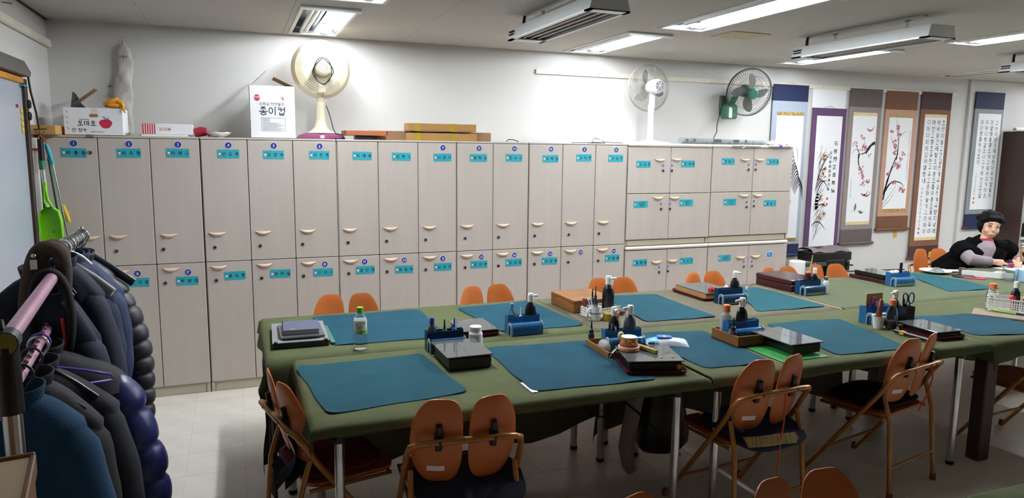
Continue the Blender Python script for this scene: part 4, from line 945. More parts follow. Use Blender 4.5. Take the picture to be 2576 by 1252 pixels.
def art2(g, w_, h):
    for i in range(42):
        z = .06+.022*i; x = .03+.05*rs.random(); dx = rs.uniform(.02, .12)
        leaf(g, (x, z), (x+dx*.6, z+rs.uniform(.06, .16)), (x+dx, z+rs.uniform(.06, .22)), rs.uniform(.003, .007), rs.choice((0, 1, 1, 0)))
    for p in (((.05, .50), (.1, .74), (.20, .70)), ((.06, .62), (.12, .8), (.22, .60)), ((.02, .22), (.1, .33), (.21, .18)), ((.05, .40), (.16, .5), (.20, .42)), ((.04, .60), (.09, .9), (.23, 1.0))): leaf(g, *p, .012)
    for k in range(5):
        for i in range(7): leaf(g, (.07+.02*rs.random(), .42+.035*k), (.05+.06*rs.random(), .44+.03*k), (.05+.03*rs.random(), .40+.04*k), .02)
    for (cx, cz) in ((.12, .94), (.15, .98), (.14, .76), (.11, .72), (.13, .83), (.15, .45), (.12, .52), (.17, .34), (.13, .30)):
        for i in range(7):
            a = rs.uniform(0, 6.3); leaf(g, (cx, cz), (cx+.03*math.cos(a), cz+.03*math.sin(a)), (cx+.05*math.cos(a+.5), cz+.04*math.sin(a+.5)), .008, 4)
    vtext(g, '石根蘭芷香無價', .285, 1.10, .083, .055); vtext(g, '戊戌春節庭園書石香', .22, 1.0, .048, .036)
    for z in (.5, .44): g.box(.20, .225, -.0004, 0, z, z+.026, 2)
def plum(g, pts, seed):
    r2 = random.Random(seed)
    for P, w_ in pts: strip(g, bez(*P, 10), [w_*(1-.6*i/10)*r2.uniform(.7, 1.2) for i in range(11)], 0, 0)
def art3(g, w_, h):
    plum(g, [(((.34, .86), (.26, .84), (.22, .74)), .045), (((.25, .80), (.2, .72), (.11, .74)), .016), (((.12, .74), (.1, .62), (.16, .58)), .022), (((.16, .58), (.19, .5), (.2, .46)), .01), (((.12, .74), (.08, .82), (.04, .86)), .010), (((.2, .48), (.22, .42), (.30, .44)), .007), (((.22, .76), (.2, .84), (.16, .92)), .007), (((.1, .78), (.05, .8), (.02, .74)), .006)], 4)
    for i in range(95):
        c = rs.choice(((.18, .80), (.14, .76), (.2, .82), (.26, .72), (.16, .58), (.17, .54), (.2, .50), (.05, .84), (.28, .44), (.2, .42), (.16, .92)))
        blot(g, c[0]+rs.uniform(-.03, .03), c[1]+rs.uniform(-.025, .025), .010, 3)
    for (x, z) in ((.26, 1.0), (.24, .30), (.28, .29)): leaf(g, (x-.05, z+.01), (x, z-.03), (x+.01, z), .02, 3); leaf(g, (x, z), (x+.02, z-.03), (x+.05, z+.04), .012, 1)
    leaf(g, (.11, .12), (.13, .16), (.12, .20), .03, 1); leaf(g, (.18, .12), (.2, .09), (.24, .10), .03, 1); strip(g, [(.05, .115), (.28, .10)], .002, 0, 1)
    vtext(g, '무술년춘일신송화', .035, .46, .027, .022, 1)
def art4(g, w_, h):
    plum(g, [(((.0, .16), (.06, .42), (.17, .62)), .03), (((.02, .2), (.1, .34), (.2, .30)), .026), (((.2, .30), (.26, .3), (.30, .24)), .014), (((.15, .55), (.18, .72), (.14, .94)), .016), (((.14, .8), (.11, .98), (.10, 1.0)), .007), (((.15, .64), (.05, .74), (.04, .82)), .007), (((.16, .78), (.22, .86), (.28, .86)), .006), (((.0, .1), (.03, .3), (.1, .46)), .02), (((.0, .05), (.1, .16), (.18, .26)), .007), (((.0, .02), (.12, .1), (.17, .2)), .006), (((.1, .46), (.2, .5), (.24, .56)), .008)], 9)
    for i in range(150):
        c = rs.choice(((.13, .76), (.1, .74), (.16, .84), (.14, .9), (.05, .86), (.16, .50), (.18, .46), (.2, .48), (.11, .62), (.22, .56), (.26, .22), (.3, .2), (.14, .3), (.05, .4), (.25, .62), (.12, .7)))
        blot(g, c[0]+rs.uniform(-.025, .025), c[1]+rs.uniform(-.02, .02), .0105, 3)
    vtext(g, '매화한가지에봄이오니향기로운바람에실려오네', .325, .86, .026, .02, 1)
def hangul(cols, xs_, z0, dz, size, sig):
    def f(g, w_, h):
        for s_, x in zip(cols, xs_): vtext(g, s_, x, z0, dz, size, 0, .95)
        vtext(g, sig[0], sig[1], sig[2], sig[3], sig[4], 1)
        for k in range(2): g.box(sig[1]-.012, sig[1]+.012, -.0004, 0, sig[5]-.05*k, sig[5]+.024-.05*k, 2)
    return f
art5 = hangul(['초연이쓸고간깊은계곡깊은계곡양지녘에', '비바람긴세월로이름모를이름모를비목이', '여먼고향초동친구두고온하늘가그리워마', '디마디이끼되어맺혔네'], [.30, .225, .145, .065], 1.31, .073, .062, ('비목한명희시장일남곡', .055, .56, .046, .034, .09))
art6 = hangul(['그는시냇가에심은나무가철을따', '라열매를맺으며그잎사귀가마르', '지아니함같으니그가하는모든일', '이다형통하리로다'], [.32, .235, .15, .065], 1.02, .066, .056, ('시편일편삼절말씀', .05, .42, .034, .026, .12))
scroll('navy and pale blue scroll with a black orchid, half hidden by the cabinet', 6.245, 6.70, 2.425, .655, 6.306, 6.656, .85, 2.12, 2.265, .785, '131f44', 'a2abb9', art1, True, M_gold2)
scroll('purple-bordered scroll with an orange orchid and rock', 6.775, 7.235, 2.205, .705, 6.835, 7.184, .745, 2.13, 2.204, .72, '593a60', '593a60', art2, False)
obj('blank_paper', G().box(6.77, 7.225, YB-.012, YB-.006, 2.21, 2.415), M_pap, label='blank white paper above the purple scroll', cat='paper')
scroll('grey-brown scroll with a plum branch and small birds', 7.275, 7.735, 2.425, .745, 7.335, 7.677, 1.0, 2.145, 2.238, .914, '5c5250', '8c7f7b', art3, True, M_pgold)
scroll('brown and salmon scroll with a red blossoming plum branch', 7.80, 8.27, 2.42, .885, 7.86, 8.212, 1.13, 2.14, 2.226, 1.048, '6a442e', 'b98e78', art4, True, M_gold2)
scroll('maroon scroll with four columns of Korean calligraphy', 8.33, 8.80, 2.43, .535, 8.397, 8.743, .79, 2.155, 2.242, .69, '402424', '77503a', art5, True, M_pgold)
scroll('navy and grey scroll with Korean calligraphy behind the seated person', 9.15, 9.63, 2.46, .87, 9.215, 9.60, 1.10, 2.22, 2.272, 1.046, '151f42', '84898d', art6, True, None, .056)
M_yt = mat('old_yellow_tape', 'c29d2a', .5)
for (x, z, w_, h, lab) in ((8.09, .80, .055, .085, 'yellow tape under the brown plum scroll'), (8.62, .55, .055, .07, 'yellow tape across the maroon scroll roller'), (8.54, .42, .055, .115, 'yellow tape on the wall below the maroon scroll')):
    obj('tape_piece', G().box(x, x+w_, YB-.05 if z == .55 else YB-.004, YB-.046 if z == .55 else YB, z, z+h), M_yt, label=lab, cat='tape')
# bookcase at the right end
M_bk = mat('dark_brown_laminate', '3a2720', .45, var=.12, ns=5, stretch=(1, 1, 6)); M_bke = mat('bookcase_edge', '8c8478', .5)
t = thing('bookcase', 'tall dark brown bookcase at the right edge behind the seated person', 'bookcase', (9.70, .52, 0))
obj('side_panel', G().cbox(0, .02, -.32, 0, 0, 2.0, .002), M_bk, t); obj('side_panel', G().cbox(.88, .90, -.32, 0, 0, 2.0, .002), M_bk, t)
obj('back_panel', G().box(.02, .88, -.01, 0, 0, 2.0), M_bk, t); obj('top_panel', G().cbox(.0, .9, -.325, 0, 2.0, 2.02, .002), M_bk, t)
obj('edge_strip', G().box(0, .02, -.324, -.32, 0, 2.0), M_bke, t)
shz = [1.59, 1.275, .95, .60, .25]
for z in shz: obj('shelf', G().cbox(.02, .88, -.31, -.01, z, z+.022, .002), M_bke, t)
bcol = ['7c5a5a', 'c4c0ba', '3f9a86', 'dcdcd6', '45726a', 'b03a62', '5a4a6c', '8f9db0', '3d4a6a', 'a0622e']; names = ['dusty pink', 'pale grey', 'green', 'white', 'dark teal', 'crimson', 'plum', 'light blue', 'navy', 'brown']
k = 0
for si, z in enumerate((1.614, 1.299, .974)):
    x = 9.724
    for i in range(9):
        w_ = .022+.012*((i*7+si*3) % 4)/3; h = .2+.05*((i*5+si) % 3)/2; c = (i+si*2+2*(si > 0)) % 10
        b = thing('book', '%s book, number %d from the left on the %s shelf of the bookcase' % (names[c], i+1, ('top', 'second', 'third')[si]), 'book', (x, .22, z), 0, 'books in the bookcase')
        obj('cover', G().box(0, .003, 0, .18, 0, h).box(w_-.003, w_, 0, .18, 0, h).box(.003, w_-.003, 0, .003, 0, h), mat('book_'+bcol[c], bcol[c], .55), b)
        obj('pages', G().box(.003, w_-.003, .004, .176, .004, h-.004), M_paper, b); x += w_+.002
for i, (dz, w_, c) in enumerate(((0, .30, 'c9c7c2'), (.018, .28, '9a958c'), (.04, .29, 'dadad4'), (.058, .24, '8b7f70'), (.076, .27, 'd8dcdc'), (.105, .26, '6c6258'), (.13, .25, 'b4c6d6'))):
    obj('paper_stack', G().cbox(9.73, 9.73+w_, .22, .44, .6225+dz, .6225+dz+.016, .002), mat('stack_'+c, c, .7), label='paper pile layer %s on the lowest visible shelf' % ('at the bottom', 'second from below', 'third from below', 'in the middle', 'third from the top', 'second from the top', 'at the very top')[i], cat='papers', group='papers piled on the shelf')
t = thing('paper_roll', 'white paper roll lying on top of the bookcase', 'roll', (9.72, .40, 2.04)); obj('roll', G().tube([(0, 0, .005), (.5, 0, .005)], .025, 12), M_paper, t); obj('roll_core', G().tube([(-.002, 0, .005), (.0, 0, .005)], .012, 10), M_card, t)
# black machine on a stand with a folded cloth, white roll, small bin
t = thing('machine_stand', 'black box on a swivel stand behind the far chairs, below the purple scroll', 'machine', (6.83, .28, 0))
obj('tray_box', G().cbox(-.26, .24, -.12, .12, .64, .73, .006), M_black, t); obj('front_plate', G().cbox(-.10, .14, -.14, -.12, .45, .66, .01), M_black, t)
obj('dial', G().at(.06, -.141, .56, rx=pi/2).lathe([(.035, 0), (.035, .004), (.028, .005), (0, .005)], 20, mats=[0, 0, 1]), [mat('dial_ring', 'b9c4cc', .3), mat('dial_face', '5f8cb0', .3)], t)
obj('column', G().tube([(0, 0, .03), (0, 0, .64)], .03, 12), M_black, t); obj('foot', G().lathe([(.2, 0), (.2, .015), (.05, .03)], 24), M_black, t)
obj('clamp', G().cbox(.15, .19, -.15, -.1, .54, .64, .005).tube([(.17, -.15, .6), (.21, -.17, .6)], .008, 8), M_black, t); obj('side_bar', G().cbox(-.52, -.1, -.13, -.10, .60, .64, .004), M_gdark, t)
g = G().grid(lambda u, v: (6.56+.50*u, .17+.22*v, .735+.045*math.sin(pi*v)**.4*(.75+.25*math.sin(7*u+2))+.012*math.sin(11*u)), 24, 10).grid(lambda u, v: (6.56+.50*u, .17+.22*v, .733), 2, 2, flip=True)
obj('folded_cloth', g, mat('mauve_grey_cloth', '746a68', .95, var=.12, ns=10), label='mauve-grey cloth folded on top of the black machine', cat='cloth')
t = thing('toilet_roll', 'large white paper roll at the end of the wide cabinet', 'roll', (6.14, -.06, 0)); 
obj('roll', G().lathe([(.025, .58), (.072, .58), (.074, .585), (.074, .705), (.072, .71), (.025, .71), (.025, .6)], 28), M_paper, t); obj('stool_post', G().lathe([(.12, 0), (.12, .01), (.02, .02), (.02, .55), (.12, .565), (.12, .58)], 20), M_black, t)
g = G().grid(lambda u, v: (6.26+.05*math.cos(2*pi*u)*(1.1-.9*v)+.01*math.sin(8*u), -.16+.04*math.sin(2*pi*u)*(1.1-.9*v), .50+.20*v+.01*math.sin(6*pi*u)), 16, 8, cu=True); obj('vinyl_bag', g, mat('smoky_vinyl', '6f777c', .25, alpha=.7), label='thin grey vinyl bag hanging next to the large paper roll', cat='bag')
t = obj('small_bowl', G().lathe([(.02, .0), (.035, .02), (.055, .06), (.052, .06), (.03, .018)], 20, c=(7.02, .2, .60)).tube([(7.02, .2, 0), (7.02, .2, .6)], .008, 8).lathe([(.1, 0), (.1, .01)], 16, c=(7.02, .2, 0)), M_glass, label='small clear bowl on a thin post right of the black machine', cat='bowl')
obj('floor_cable', G().tube([(6.9, .45, .45), (7.4, .5, .45), (7.9, .5, .44), (8.25, .5, .43)], .008, 6), M_cord, label='black cable along the wall behind the far tables', cat='cable')
# ================================================================ things on the tables
ZI = .7265; ZM = .7305
M_blue = mat('blue_caddy_plastic', '4a94cc', .12, trans=.6, ior=1.2); M_blued = mat('dark_blue_caddy_plastic', '2c567c', .12, trans=.5, ior=1.2); M_bend = mat('caddy_end_frost', '8fb0c4', .3, trans=.4, ior=1.2)
M_inkb = mat('black_bottle', '17181b', .25); M_ocap = mat('orange_cap', 'e07a4a', .4); M_bcap = mat('blue_cap', '2456b4', .35); M_smoke = mat('smoky_plastic', '3a3f4a', .2, trans=.3)
M_gl = mat('glass_plate', 'cfdcd8', .02, trans=.75, ior=1.45); M_stone = mat('black_inkstone', '141415', .35); M_redtray = mat('dark_red_tray', '5c1524', .3); M_plate = mat('dark_glass_top', '565c5c', .04, .0, spec=1.0)
def caddy(lab, x, y, rz=0, dark=False, w_=.19, h=.098, z=ZI):
    t = thing('desk_caddy', lab, 'caddy', (x, y, z), rz, 'blue plastic desk caddies'); m = M_blued if dark else M_blue; a = w_/2
    g = G(); th = .0025
    g.box(-a, a, -.002, .0005, .002, h, 0).box(-a, a, .0455, .048, .002, h).box(-a, -a+th, .0005, .0455, .002, h+.006).box(a-th, a, .0005, .0455, .002, h+.006).box(-a, a, -.002, .048, 0, .002).box(-.02, -.0175, .0005, .0455, .002, h-.01).box(.03, .0325, .0005, .0455, .002, h-.01)
    obj('bin', g, m, t)
    g = G(); n = 10
    P = [(-.055, .004)]+[(-.029-.026*math.cos(math.radians(q)), .042+.026*math.sin(math.radians(q))) for q in range(0, 181, 18)]+[(-.003, .004)]
    g.prism(P, -a+.012, a-.004, 'x', 0, True); rc = obj('roll_cover', g, m, t)
    if not dark:
        g = G()
        for i in range(22): g.tube([(-a+.02+i*(w_-.03)/21, p[0]*1.0-.0003 if k else p[0], p[1]) for k, p in enumerate(P[1:-1])], .0009, 4, cap=False)
        obj('ribs', g, m, rc, kind='stuff')
    for s_ in (-1, 1):
        O = [(-.058, 0), (-.058, .045)]+arc(-.029, .045, .029, 180, 0, 8)+[(0, 0)]; I = [(-.012, 0), (-.012, .042)]+arc(-.029, .042, .015, 0, 180, 8)+[(-.046, 0)]
        g = G().prism(O+I, s_*a-(.004 if s_ > 0 else 0), s_*a+(0 if s_ > 0 else .004), 'x'); obj('end_panel', g, M_bend, t)
    return t
def ink_bottle(lab, x, y, z=ZI, h=.2, rz=0, pump=True, body=None, label=None, cap=None, r=.034, flat=.72, group='ink bottles on the tables'):
    t = thing('ink_bottle', lab, 'bottle', (x, y, z), rz, group); q = h/.2
    obj('body', G().lathe([(r*.9, 0), (r, .006), (r*1.02, .06*q), (r, .105*q), (r*.95, .118*q), (r*.8, .134*q), (r*.58, .146*q), (r*.42, .152*q), (r*.40, .158*q)], 22, sy=flat), body or M_inkb, t)
    c = obj('cap', G().lathe([(r*.5, .156*q), (r*.5, .19*q), (r*.42, .2*q), (0, .2*q)], 16), cap or M_white, t)
    if pump: obj('spout', G().tube([(0, 0, .186*q), (r*.9, 0, .187*q), (r*1.25, 0, .186*q)], [.0075, .007, .006], 8), M_white, c)
    if label: obj('label', G().box(-r*.55, r*.55, -r*flat-.001, -r*flat+.002, .03*q, .078*q, 0).text(label, .018, (0, -r*flat-.0014, .055*q), m=1, bold=1), [M_paper, M_ink], t)
    return t
def dropper(lab, x, y, z=ZI, h=.11, cap=None, body=None, r=.016, tilt=0):
    t = thing('dropper_bottle', lab, 'bottle', (x, y, z), 0, 'small spouted bottles')
    obj('body', G().lathe([(r*.9, 0), (r, .004), (r, h*.42), (r*.7, h*.52), (r*.5, h*.55)], 16), body or M_smoke, t)
    obj('spout', G().lathe([(r*.75, h*.5), (r*.75, h*.62), (r*.35, h*.68), (r*.16, h), (0, h)], 14, c=(0, 0, 0)), cap or M_black, t); return t
def capbottle(lab, x, y, z=ZI, h=.17, r=.03, cap=None, body=None, fill=None):
    t = thing('clear_bottle', lab, 'bottle', (x, y, z), 0, 'clear bottles with caps'); q = h/.17
    obj('body', G().lathe([(r*.9, 0), (r, .006), (r, .095*q), (r*.85, .118*q), (r*.5, .132*q), (r*.45, .138*q)], 22, sy=.75), body or M_glass, t)
    obj('cap', G().lathe([(r*.55, .136*q), (r*.55, .166*q), (r*.48, .17*q), (0, .17*q)], 16), cap or M_ocap, t)
    if fill: obj('liquid', G().lathe([(r*.85, .006), (r*.93, .012), (r*.93, fill*q)], 20, sy=.72), mat('wine_liquid', '5a3a4c', .3), t)
    return t
def inkstone(lab, x0, x1, y0, y1, h=.055, tray=None, wood=None, glass=True, rz=0, z=ZI, seal=False, over=.012):
    cx, cy = (x0+x1)/2, (y0+y1)/2; a, b = (x1-x0)/2, (y1-y0)/2
    t = thing('inkstone', lab, 'inkstone', (cx, cy, z), rz, 'inkstones in their cases'); zz = 0
    if tray:
        g = G().prism(rrect(-a-.015, a+.015, -b-.015, b+.015, .02, 4), 0, .004)
        P = rrect(-a-.015, a+.015, -b-.015, b+.015, .02, 4); Q = rrect(-a-.024, a+.024, -b-.024, b+.024, .026, 4); n = len(P)
        g.add([(p[0], p[1], .002) for p in P]+[(p[0], p[1], .02) for p in Q]+[(p[0]*.985, p[1]*.985, .02) for p in Q]+[(p[0]*.985, p[1]*.985, .004) for p in P], [(k*n+i, k*n+(i+1) % n, (k+1)*n+(i+1) % n, (k+1)*n+i) for k in range(3) for i in range(n)])
        obj('tray', g, tray, t); zz = .005
    obj('case', G().cbox(-a, a, -b, b, zz, zz+h, .006), wood or M_stone, t)
    obj('ink_well', G().prism(rrect(-a*.8, a*.8, -b*.85, b*.85, .02, 4), zz+h, zz+h+.001), M_stone, t)
    if wood: obj('case_mark', G().text('석음', .028, (a*.2, -b-.0008, zz+h*.5), m=0), M_ink, t)
    if glass:
        p = obj('glass_plate', G().cbox(-a-over, a+over*.6, -b-.004, b+over, zz+h+.0015, zz+h+.0065, .001), M_plate, t)
        obj('plate_seam', G().box(-.0006, .0006, -b-.003, b+over-.002, zz+h+.0064, zz+h+.0068), M_stone, p)
    if seal:
        obj('gold_seal', G().at(a*.86, -b-.0005, zz+h*.55, rx=pi/2).lathe([(.0115, 0), (.0115, .001)], 18), mat('gold_sticker', 'b98a2e', .4), t)
        for dx in (.3, .75): obj('drawing_pin', G().lathe([(.008, 0), (.006, .003), (0, .003)], 12, c=(a*dx, -b*.55, zz+h+.007)), M_steel, t)
    return t
def wtray(lab, x0, x1, y0, y1, h, m, name='wooden_tray', rz=0):
    t = thing(name, lab, 'tray', ((x0+x1)/2, (y0+y1)/2, ZI), rz); a, b = (x1-x0)/2, (y1-y0)/2; g = G(); g.T = Matrix.Translation((-a, -b, 0)); openbox(g, 2*a, 2*b, h, .006)
    obj('box', g, m, t); return t
# --- left back table
t = thing('flat_case', 'black flat case with silver corners at the left end of the back table', 'case', (1.42, -1.47, ZI), math.radians(-2))
obj('body', G().cbox(-.142, .135, -.21, .22, 0, .032, .004), M_black, t)
g = G(); Q = rrect(-.142, .135, -.21, .22, .004, 3); I = rrect(-.115, .108, -.175, .19, .05, 3); n = len(Q); g.add([(p[0], p[1], .0325) for p in Q]+[(p[0], p[1], .0325) for p in I], [(i, (i+1) % n, n+(i+1) % n, n+i) for i in range(n)]); obj('silver_rim', g, mat('silver_plastic', 'a8aab0', .25, .5), t)
for sx in (-.135, .11): obj('corner_clip', G().cbox(sx, sx+.018, -.212, -.19, .028, .038, .002), M_black, t)
obj('clear_folder', G().cbox(1.315, 1.535, -1.625, -1.34, ZI+.0335, ZI+.046, .003), mat('smoky_clear', '6c7478', .15, trans=.4), label='smoky clear folder under the slate-blue book', cat='folder')
t = thing('notebook', 'slate-blue hardcover book on top of the black flat case', 'book', (1.325, -1.585, ZI+.0475), math.radians(-3)); obj('cover', G().box(0, .185, 0, .21, 0, .002).box(0, .185, 0, .21, .022, .0245).box(0, .003, 0, .21, 0, .0245), mat('slate_cover', '4a4d66', .6), t); obj('pages', G().box(.003, .182, .003, .207, .002, .022), mat('book_pages', 'b0a89e', .8), t)
obj('cover_lettering', G().text('제일무', .011, (.05, .025, .0249), (1, 0, 0), (0, 1, 0), m=0), M_white, t)
obj('cutting_strip', G().cbox(1.558, 1.582, -1.67, -1.30, ZM+.001, ZM+.010, .002), mat('green_strip', '2f6a58', .5, var=.3, ns=40), label='narrow green strip beside the black flat case', cat='ruler')
t = thing('water_bottle', 'clear water bottle with a lime green cap on the left back table', 'bottle', (1.69, -1.795, ZI))
obj('body', G().lathe([(.026, .002), (.031, 0), (.033, .008), (.033, .072), (.0315, .076), (.033, .08), (.033, .145), (.03, .16), (.016, .185), (.0135, .19)], 28), M_glass, t)
obj('cap', G().lathe([(.0165, .187), (.0165, .214), (.015, .216), (0, .216)], 20), mat('lime_cap', '7cc024', .4), t)
g = G().lathe([(.0336, .082), (.0336, .15)], 28, 0); lb = obj('label', g, mat('bottle_label', 'dfe4e2', .4), t)
g = G()
for (a0, a1, z0, z1, m_) in ((-1.9, -.6, .084, .103, 0), (-2.6, -2.0, .084, .1, 1), (-1.3, -.9, .132, .145, 0), (-2.5, -2.1, .126, .135, 0)):
    g.grid(lambda u, v: (.0342*math.cos(a0+(a1-a0)*u), .0342*math.sin(a0+(a1-a0)*u), z0+(z1-z0)*v), 6, 1, m_)
g.text('맑킨스', .017, (0, -.0348, .117), m=2); obj('label_print', g, [mat('leaf_green', '6fb52c', .5), mat('pale_blue_print', '8cb8d8', .5), M_ink], lb)
inkstone('low inkstone under a glass plate in a red tray, behind the white jar', 2.27, 2.43, -1.76, -1.52, .022, M_redtray, over=.03)
caddy('ribbed blue caddy holding the black ink bottle, on the left back table', 2.592, -1.775)
ink_bottle('black ink bottle with a white pump in the ribbed blue caddy', 2.642, -1.752, ZI+.003, .215, 0, label='먹물', r=.0335, flat=.62)
dropper('white spouted bottle in the ribbed blue caddy', 2.585, -1.752, ZI+.003, .14, M_white, M_white)
capbottle('small clear bottle with a light blue cap in the ribbed blue caddy', 2.53, -1.752, ZI+.003, .165, .022, mat('light_blue_cap', '5a94d0', .4))
obj('marker', G().tube([(2.572, -1.757, ZI+.03), (2.552, -1.757, ZI+.09), (2.525, -1.76, ZI+.145)], .006, 8), mat('grey_marker', '8f9296', .4), label='grey marker leaning in the ribbed blue caddy', cat='marker')
# --- left front table
caddy('dark blue caddy behind the big black inkstone on the front table', 2.09, -1.955, 0, True)
capbottle('dark bottle with a blue and white cap in the dark caddy', 2.028, -1.931, ZI+.003, .165, .022, M_bcap, mat('brown_clear', '6d5e54', .15, trans=.4))
dropper('black spouted bottle in the dark caddy', 2.093, -1.931, ZI+.003, .15, M_black, M_black, .018); dropper('blue-spouted ink dropper in the dark caddy', 2.145, -1.931, ZI+.003, .155, M_bcap, M_inkb, .016)
inkstone('big black inkstone under a glass plate, in front of the dark caddy', 2.01, 2.215, -2.305, -2.03, .06, None)
t = thing('white_jar', 'white plastic jar with a ridged lid beside the dark caddy', 'jar', (2.255, -1.945, ZI)); obj('body', G().lathe([(.034, 0), (.036, .004), (.036, .07), (.03, .082), (.028, .086)], 26), M_white, t); obj('lid', G().lathe([(.031, .086), (.031, .106), (.029, .108), (0, .108)], 26), M_white, t)
obj('paper_sliver', G().cbox(2.255, 2.285, -2.695, -2.56, ZI, ZI+.0015, .0005), M_paper, label='white paper sliver under the edge of the stained mat', cat='paper')
wtray('shallow wooden tray holding a blue caddy, left of the wet wipes', 2.80, 3.06, -2.385, -2.12, .034, mat('amber_wood', '8a6030', .5, var=.1, ns=6), rz=math.radians(-3))
caddy('blue caddy in the shallow wooden tray left of the wet wipes', 2.945, -2.255, math.radians(-6), False, .2, z=ZI+.0065)
ink_bottle('black ink bottle with its spout turned to the camera, by the snack cup', 2.915, -2.21, ZI+.009, .21, math.radians(-100), r=.03, flat=.9)
ink_bottle('smudged black ink bottle with its spout to the left, above the snack cup', 3.0, -2.225, ZI+.009, .215, math.radians(180), r=.034, flat=.8, label=None, body=mat('smudged_bottle', '1e2024', .3, col2='5f6f80', ns=9))
capbottle('clear bottle with an orange cap between the two black ink bottles', 2.962, -2.16, ZI+.007, .17, .022)
dropper('tiny black spouted bottle behind the shallow wooden tray', 2.845, -2.10, ZI, .125, M_black, M_smoke, .016)
obj('tissue_pack', G().grid(lambda u, v: (2.875+.035*u, -2.25+.02*math.sin(3*u), ZI+.05+.10*v-.03*u*v), 5, 6).grid(lambda u, v: (2.875+.035*u, -2.235+.02*math.sin(3*u), ZI+.05+.10*v-.03*u*v), 5, 6, flip=True), mat('blue_foil_pack', '4f8fd0', .3, col2='d8e4ee', ns=14), label='blue foil pack standing in the blue caddy by the snack cup', cat='pack')
obj('snack_bag', G().ell((2.905, -2.30, ZI+.09), (.018, .012, .022), 10), mat('yellow_wrap', 'd6b83c', .4, col2='e8e4d4', ns=30), label='small yellow and white wrapped sweet on the blue caddy', cat='sweet')
obj('plastic_bag', G().ell((2.83, -2.27, ZI+.035), (.022, .05, .034), 12), mat('thin_clear_bag', 'cfc6c2', .3, alpha=.75), label='crumpled clear bag at the left end of the shallow wooden tray', cat='bag')
inkstone('large black inkstone with a gold seal, on a red tray under the snack cup', 2.80, 3.045, -2.66, -2.42, .052, M_redtray, rz=math.radians(-16), seal=True)
ZK = ZI+.065
t = thing('snack_cup', 'clear-walled snack cup with a white lid turned upside down on the inkstone', 'cup', (2.86, -2.455, ZK)); obj('base_rim', G().lathe([(.05, 0), (.052, .004), (.05, .014)], 26), mat('snack_orange', 'd98a34', .5), t)
obj('wall', G().lathe([(.047, .014), (.044, .03), (.036, .062)], 26, mats=[1, 0]), [mat('snack_brown', '8c5228', .5, col2='c98a3c', ns=30), M_redtxt], t); obj('white_band', G().lathe([(.0505, .013), (.0505, .019), (.0475, .02)], 26), M_white, t); obj('lid', G().lathe([(.037, .061), (.037, .065), (0, .066)], 26), M_white, t)
obj('biscuit_print', G().at(-.012, -.0415, .042, rx=-.25).ell((-.006, 0, .006), (.012, .002, .008), 10).ell((.002, 0, -.006), (.012, .002, .007), 10), mat('biscuit_yellow', 'e0a432', .6), t)
obj('folding_ruler', G().cbox(-.0085, .0085, -.065, .065, 0, .018, .002), mat('olive_gold', '8c7c2e', .4), label='olive gold stick lying on the gold-sealed inkstone', cat='stick', loc=(2.935, -2.50, ZK), rz=math.radians(12))
t = thing('folding_fan', 'closed black folding fan with a strap loop sticking out over the mat', 'fan', (2.79, -2.43, ZK-.02), math.radians(30)); obj('ribs', G().tube([(.06, -.01, .02), (0, -.01, .018), (-.05, -.02, .012)], [.006, .007, .005], 8, sq=1.5), M_black, t); obj('strap', G().tube([(-.05, -.02, .012), (-.075, -.022, -.008), (-.07, -.035, -.018), (-.058, -.028, -.004)], .0018, 5), M_steel, t)
obj('binder_clip', G().cbox(3.0, 3.03, -2.42, -2.405, ZK, ZK+.012, .002).tube([(3.005, -2.42, ZK+.01), (3.0, -2.45, ZK+.008), (3.02, -2.452, ZK+.008), (3.015, -2.42, ZK+.01)], .0015, 5), M_black, label='black wire binder clip at the rear edge of the gold-sealed inkstone', cat='clip')
t = thing('wet_wipes', 'white and blue packet of wet wipes on the front table', 'packet', (3.225, -2.235, ZM), math.radians(-28))
def wip(u, v): return (-.11+.22*u, -.055+.11*v, .034*(math.sin(pi*u)**.35)*(math.sin(pi*v)**.35)*(1+.06*math.sin(11*u+5*v)))
obj('packet', G().grid(wip, 22, 12).box(-.108, .108, -.053, .053, 0, .001), mat('wipes_white', 'e4e8ec', .25, col2='d2dae4', ns=12), t); 
obj('blue_end', G().grid(lambda u, v: tuple(Vector(wip(.02+.26*u, .03+.94*v))+Vector((0, 0, .0008))), 8, 12), mat('wipes_blue', '5cb4dc', .25), t)
obj('lid', G().prism(rrect(-.055, .025, -.026, .026, .02, 5), .034, .039), mat('wipes_lid_blue', '3a6cb4', .3), t); obj('lid_print', G().text('물', .03, (-.015, 0, .0393), (1, 0, 0), (0, 1, 0), m=0).text('물티슈', .018, (.06, -.03, .036), (1, 0, 0), (0, 1, 0), m=0), M_white, t)
# --- second back table
t = thing('wooden_box', 'low warm wooden box at the seam of the back tables', 'box', (3.2, -1.27, ZI), math.radians(2)); obj('body', G().cbox(-.135, .16, -.16, .16, 0, .082, .003), M_wood, t); obj('lid_line', G().box(-.1355, .1605, -.1605, .1605, .066, .0675), M_dwood, t)
t = thing('plastic_basket', 'small white plastic basket crammed with bottles behind the white mug', 'basket', (3.215, -1.515, ZI), math.radians(12)); g = G()
g.box(-.105, .105, -.06, .06, 0, .003)
for i in range(15):
    x = -.105+.015*i; g.box(x-.0035, x+.0035, -.062, -.06, 0, .055).box(x-.0035, x+.0035, .06, .062, 0, .055)
for i in range(9):
    y = -.06+.015*i; g.box(-.107, -.105, y-.0035, y+.0035, 0, .055).box(.105, .107, y-.0035, y+.0035, 0, .055)
for z in (.0, .017, .034, .05): g.box(-.107, .107, -.0625, -.0605, z, z+.006).box(-.107, .107, .0605, .0625, z, z+.006).box(-.1075, -.1055, -.06, .06, z, z+.006).box(.1055, .1075, -.06, .06, z, z+.006)
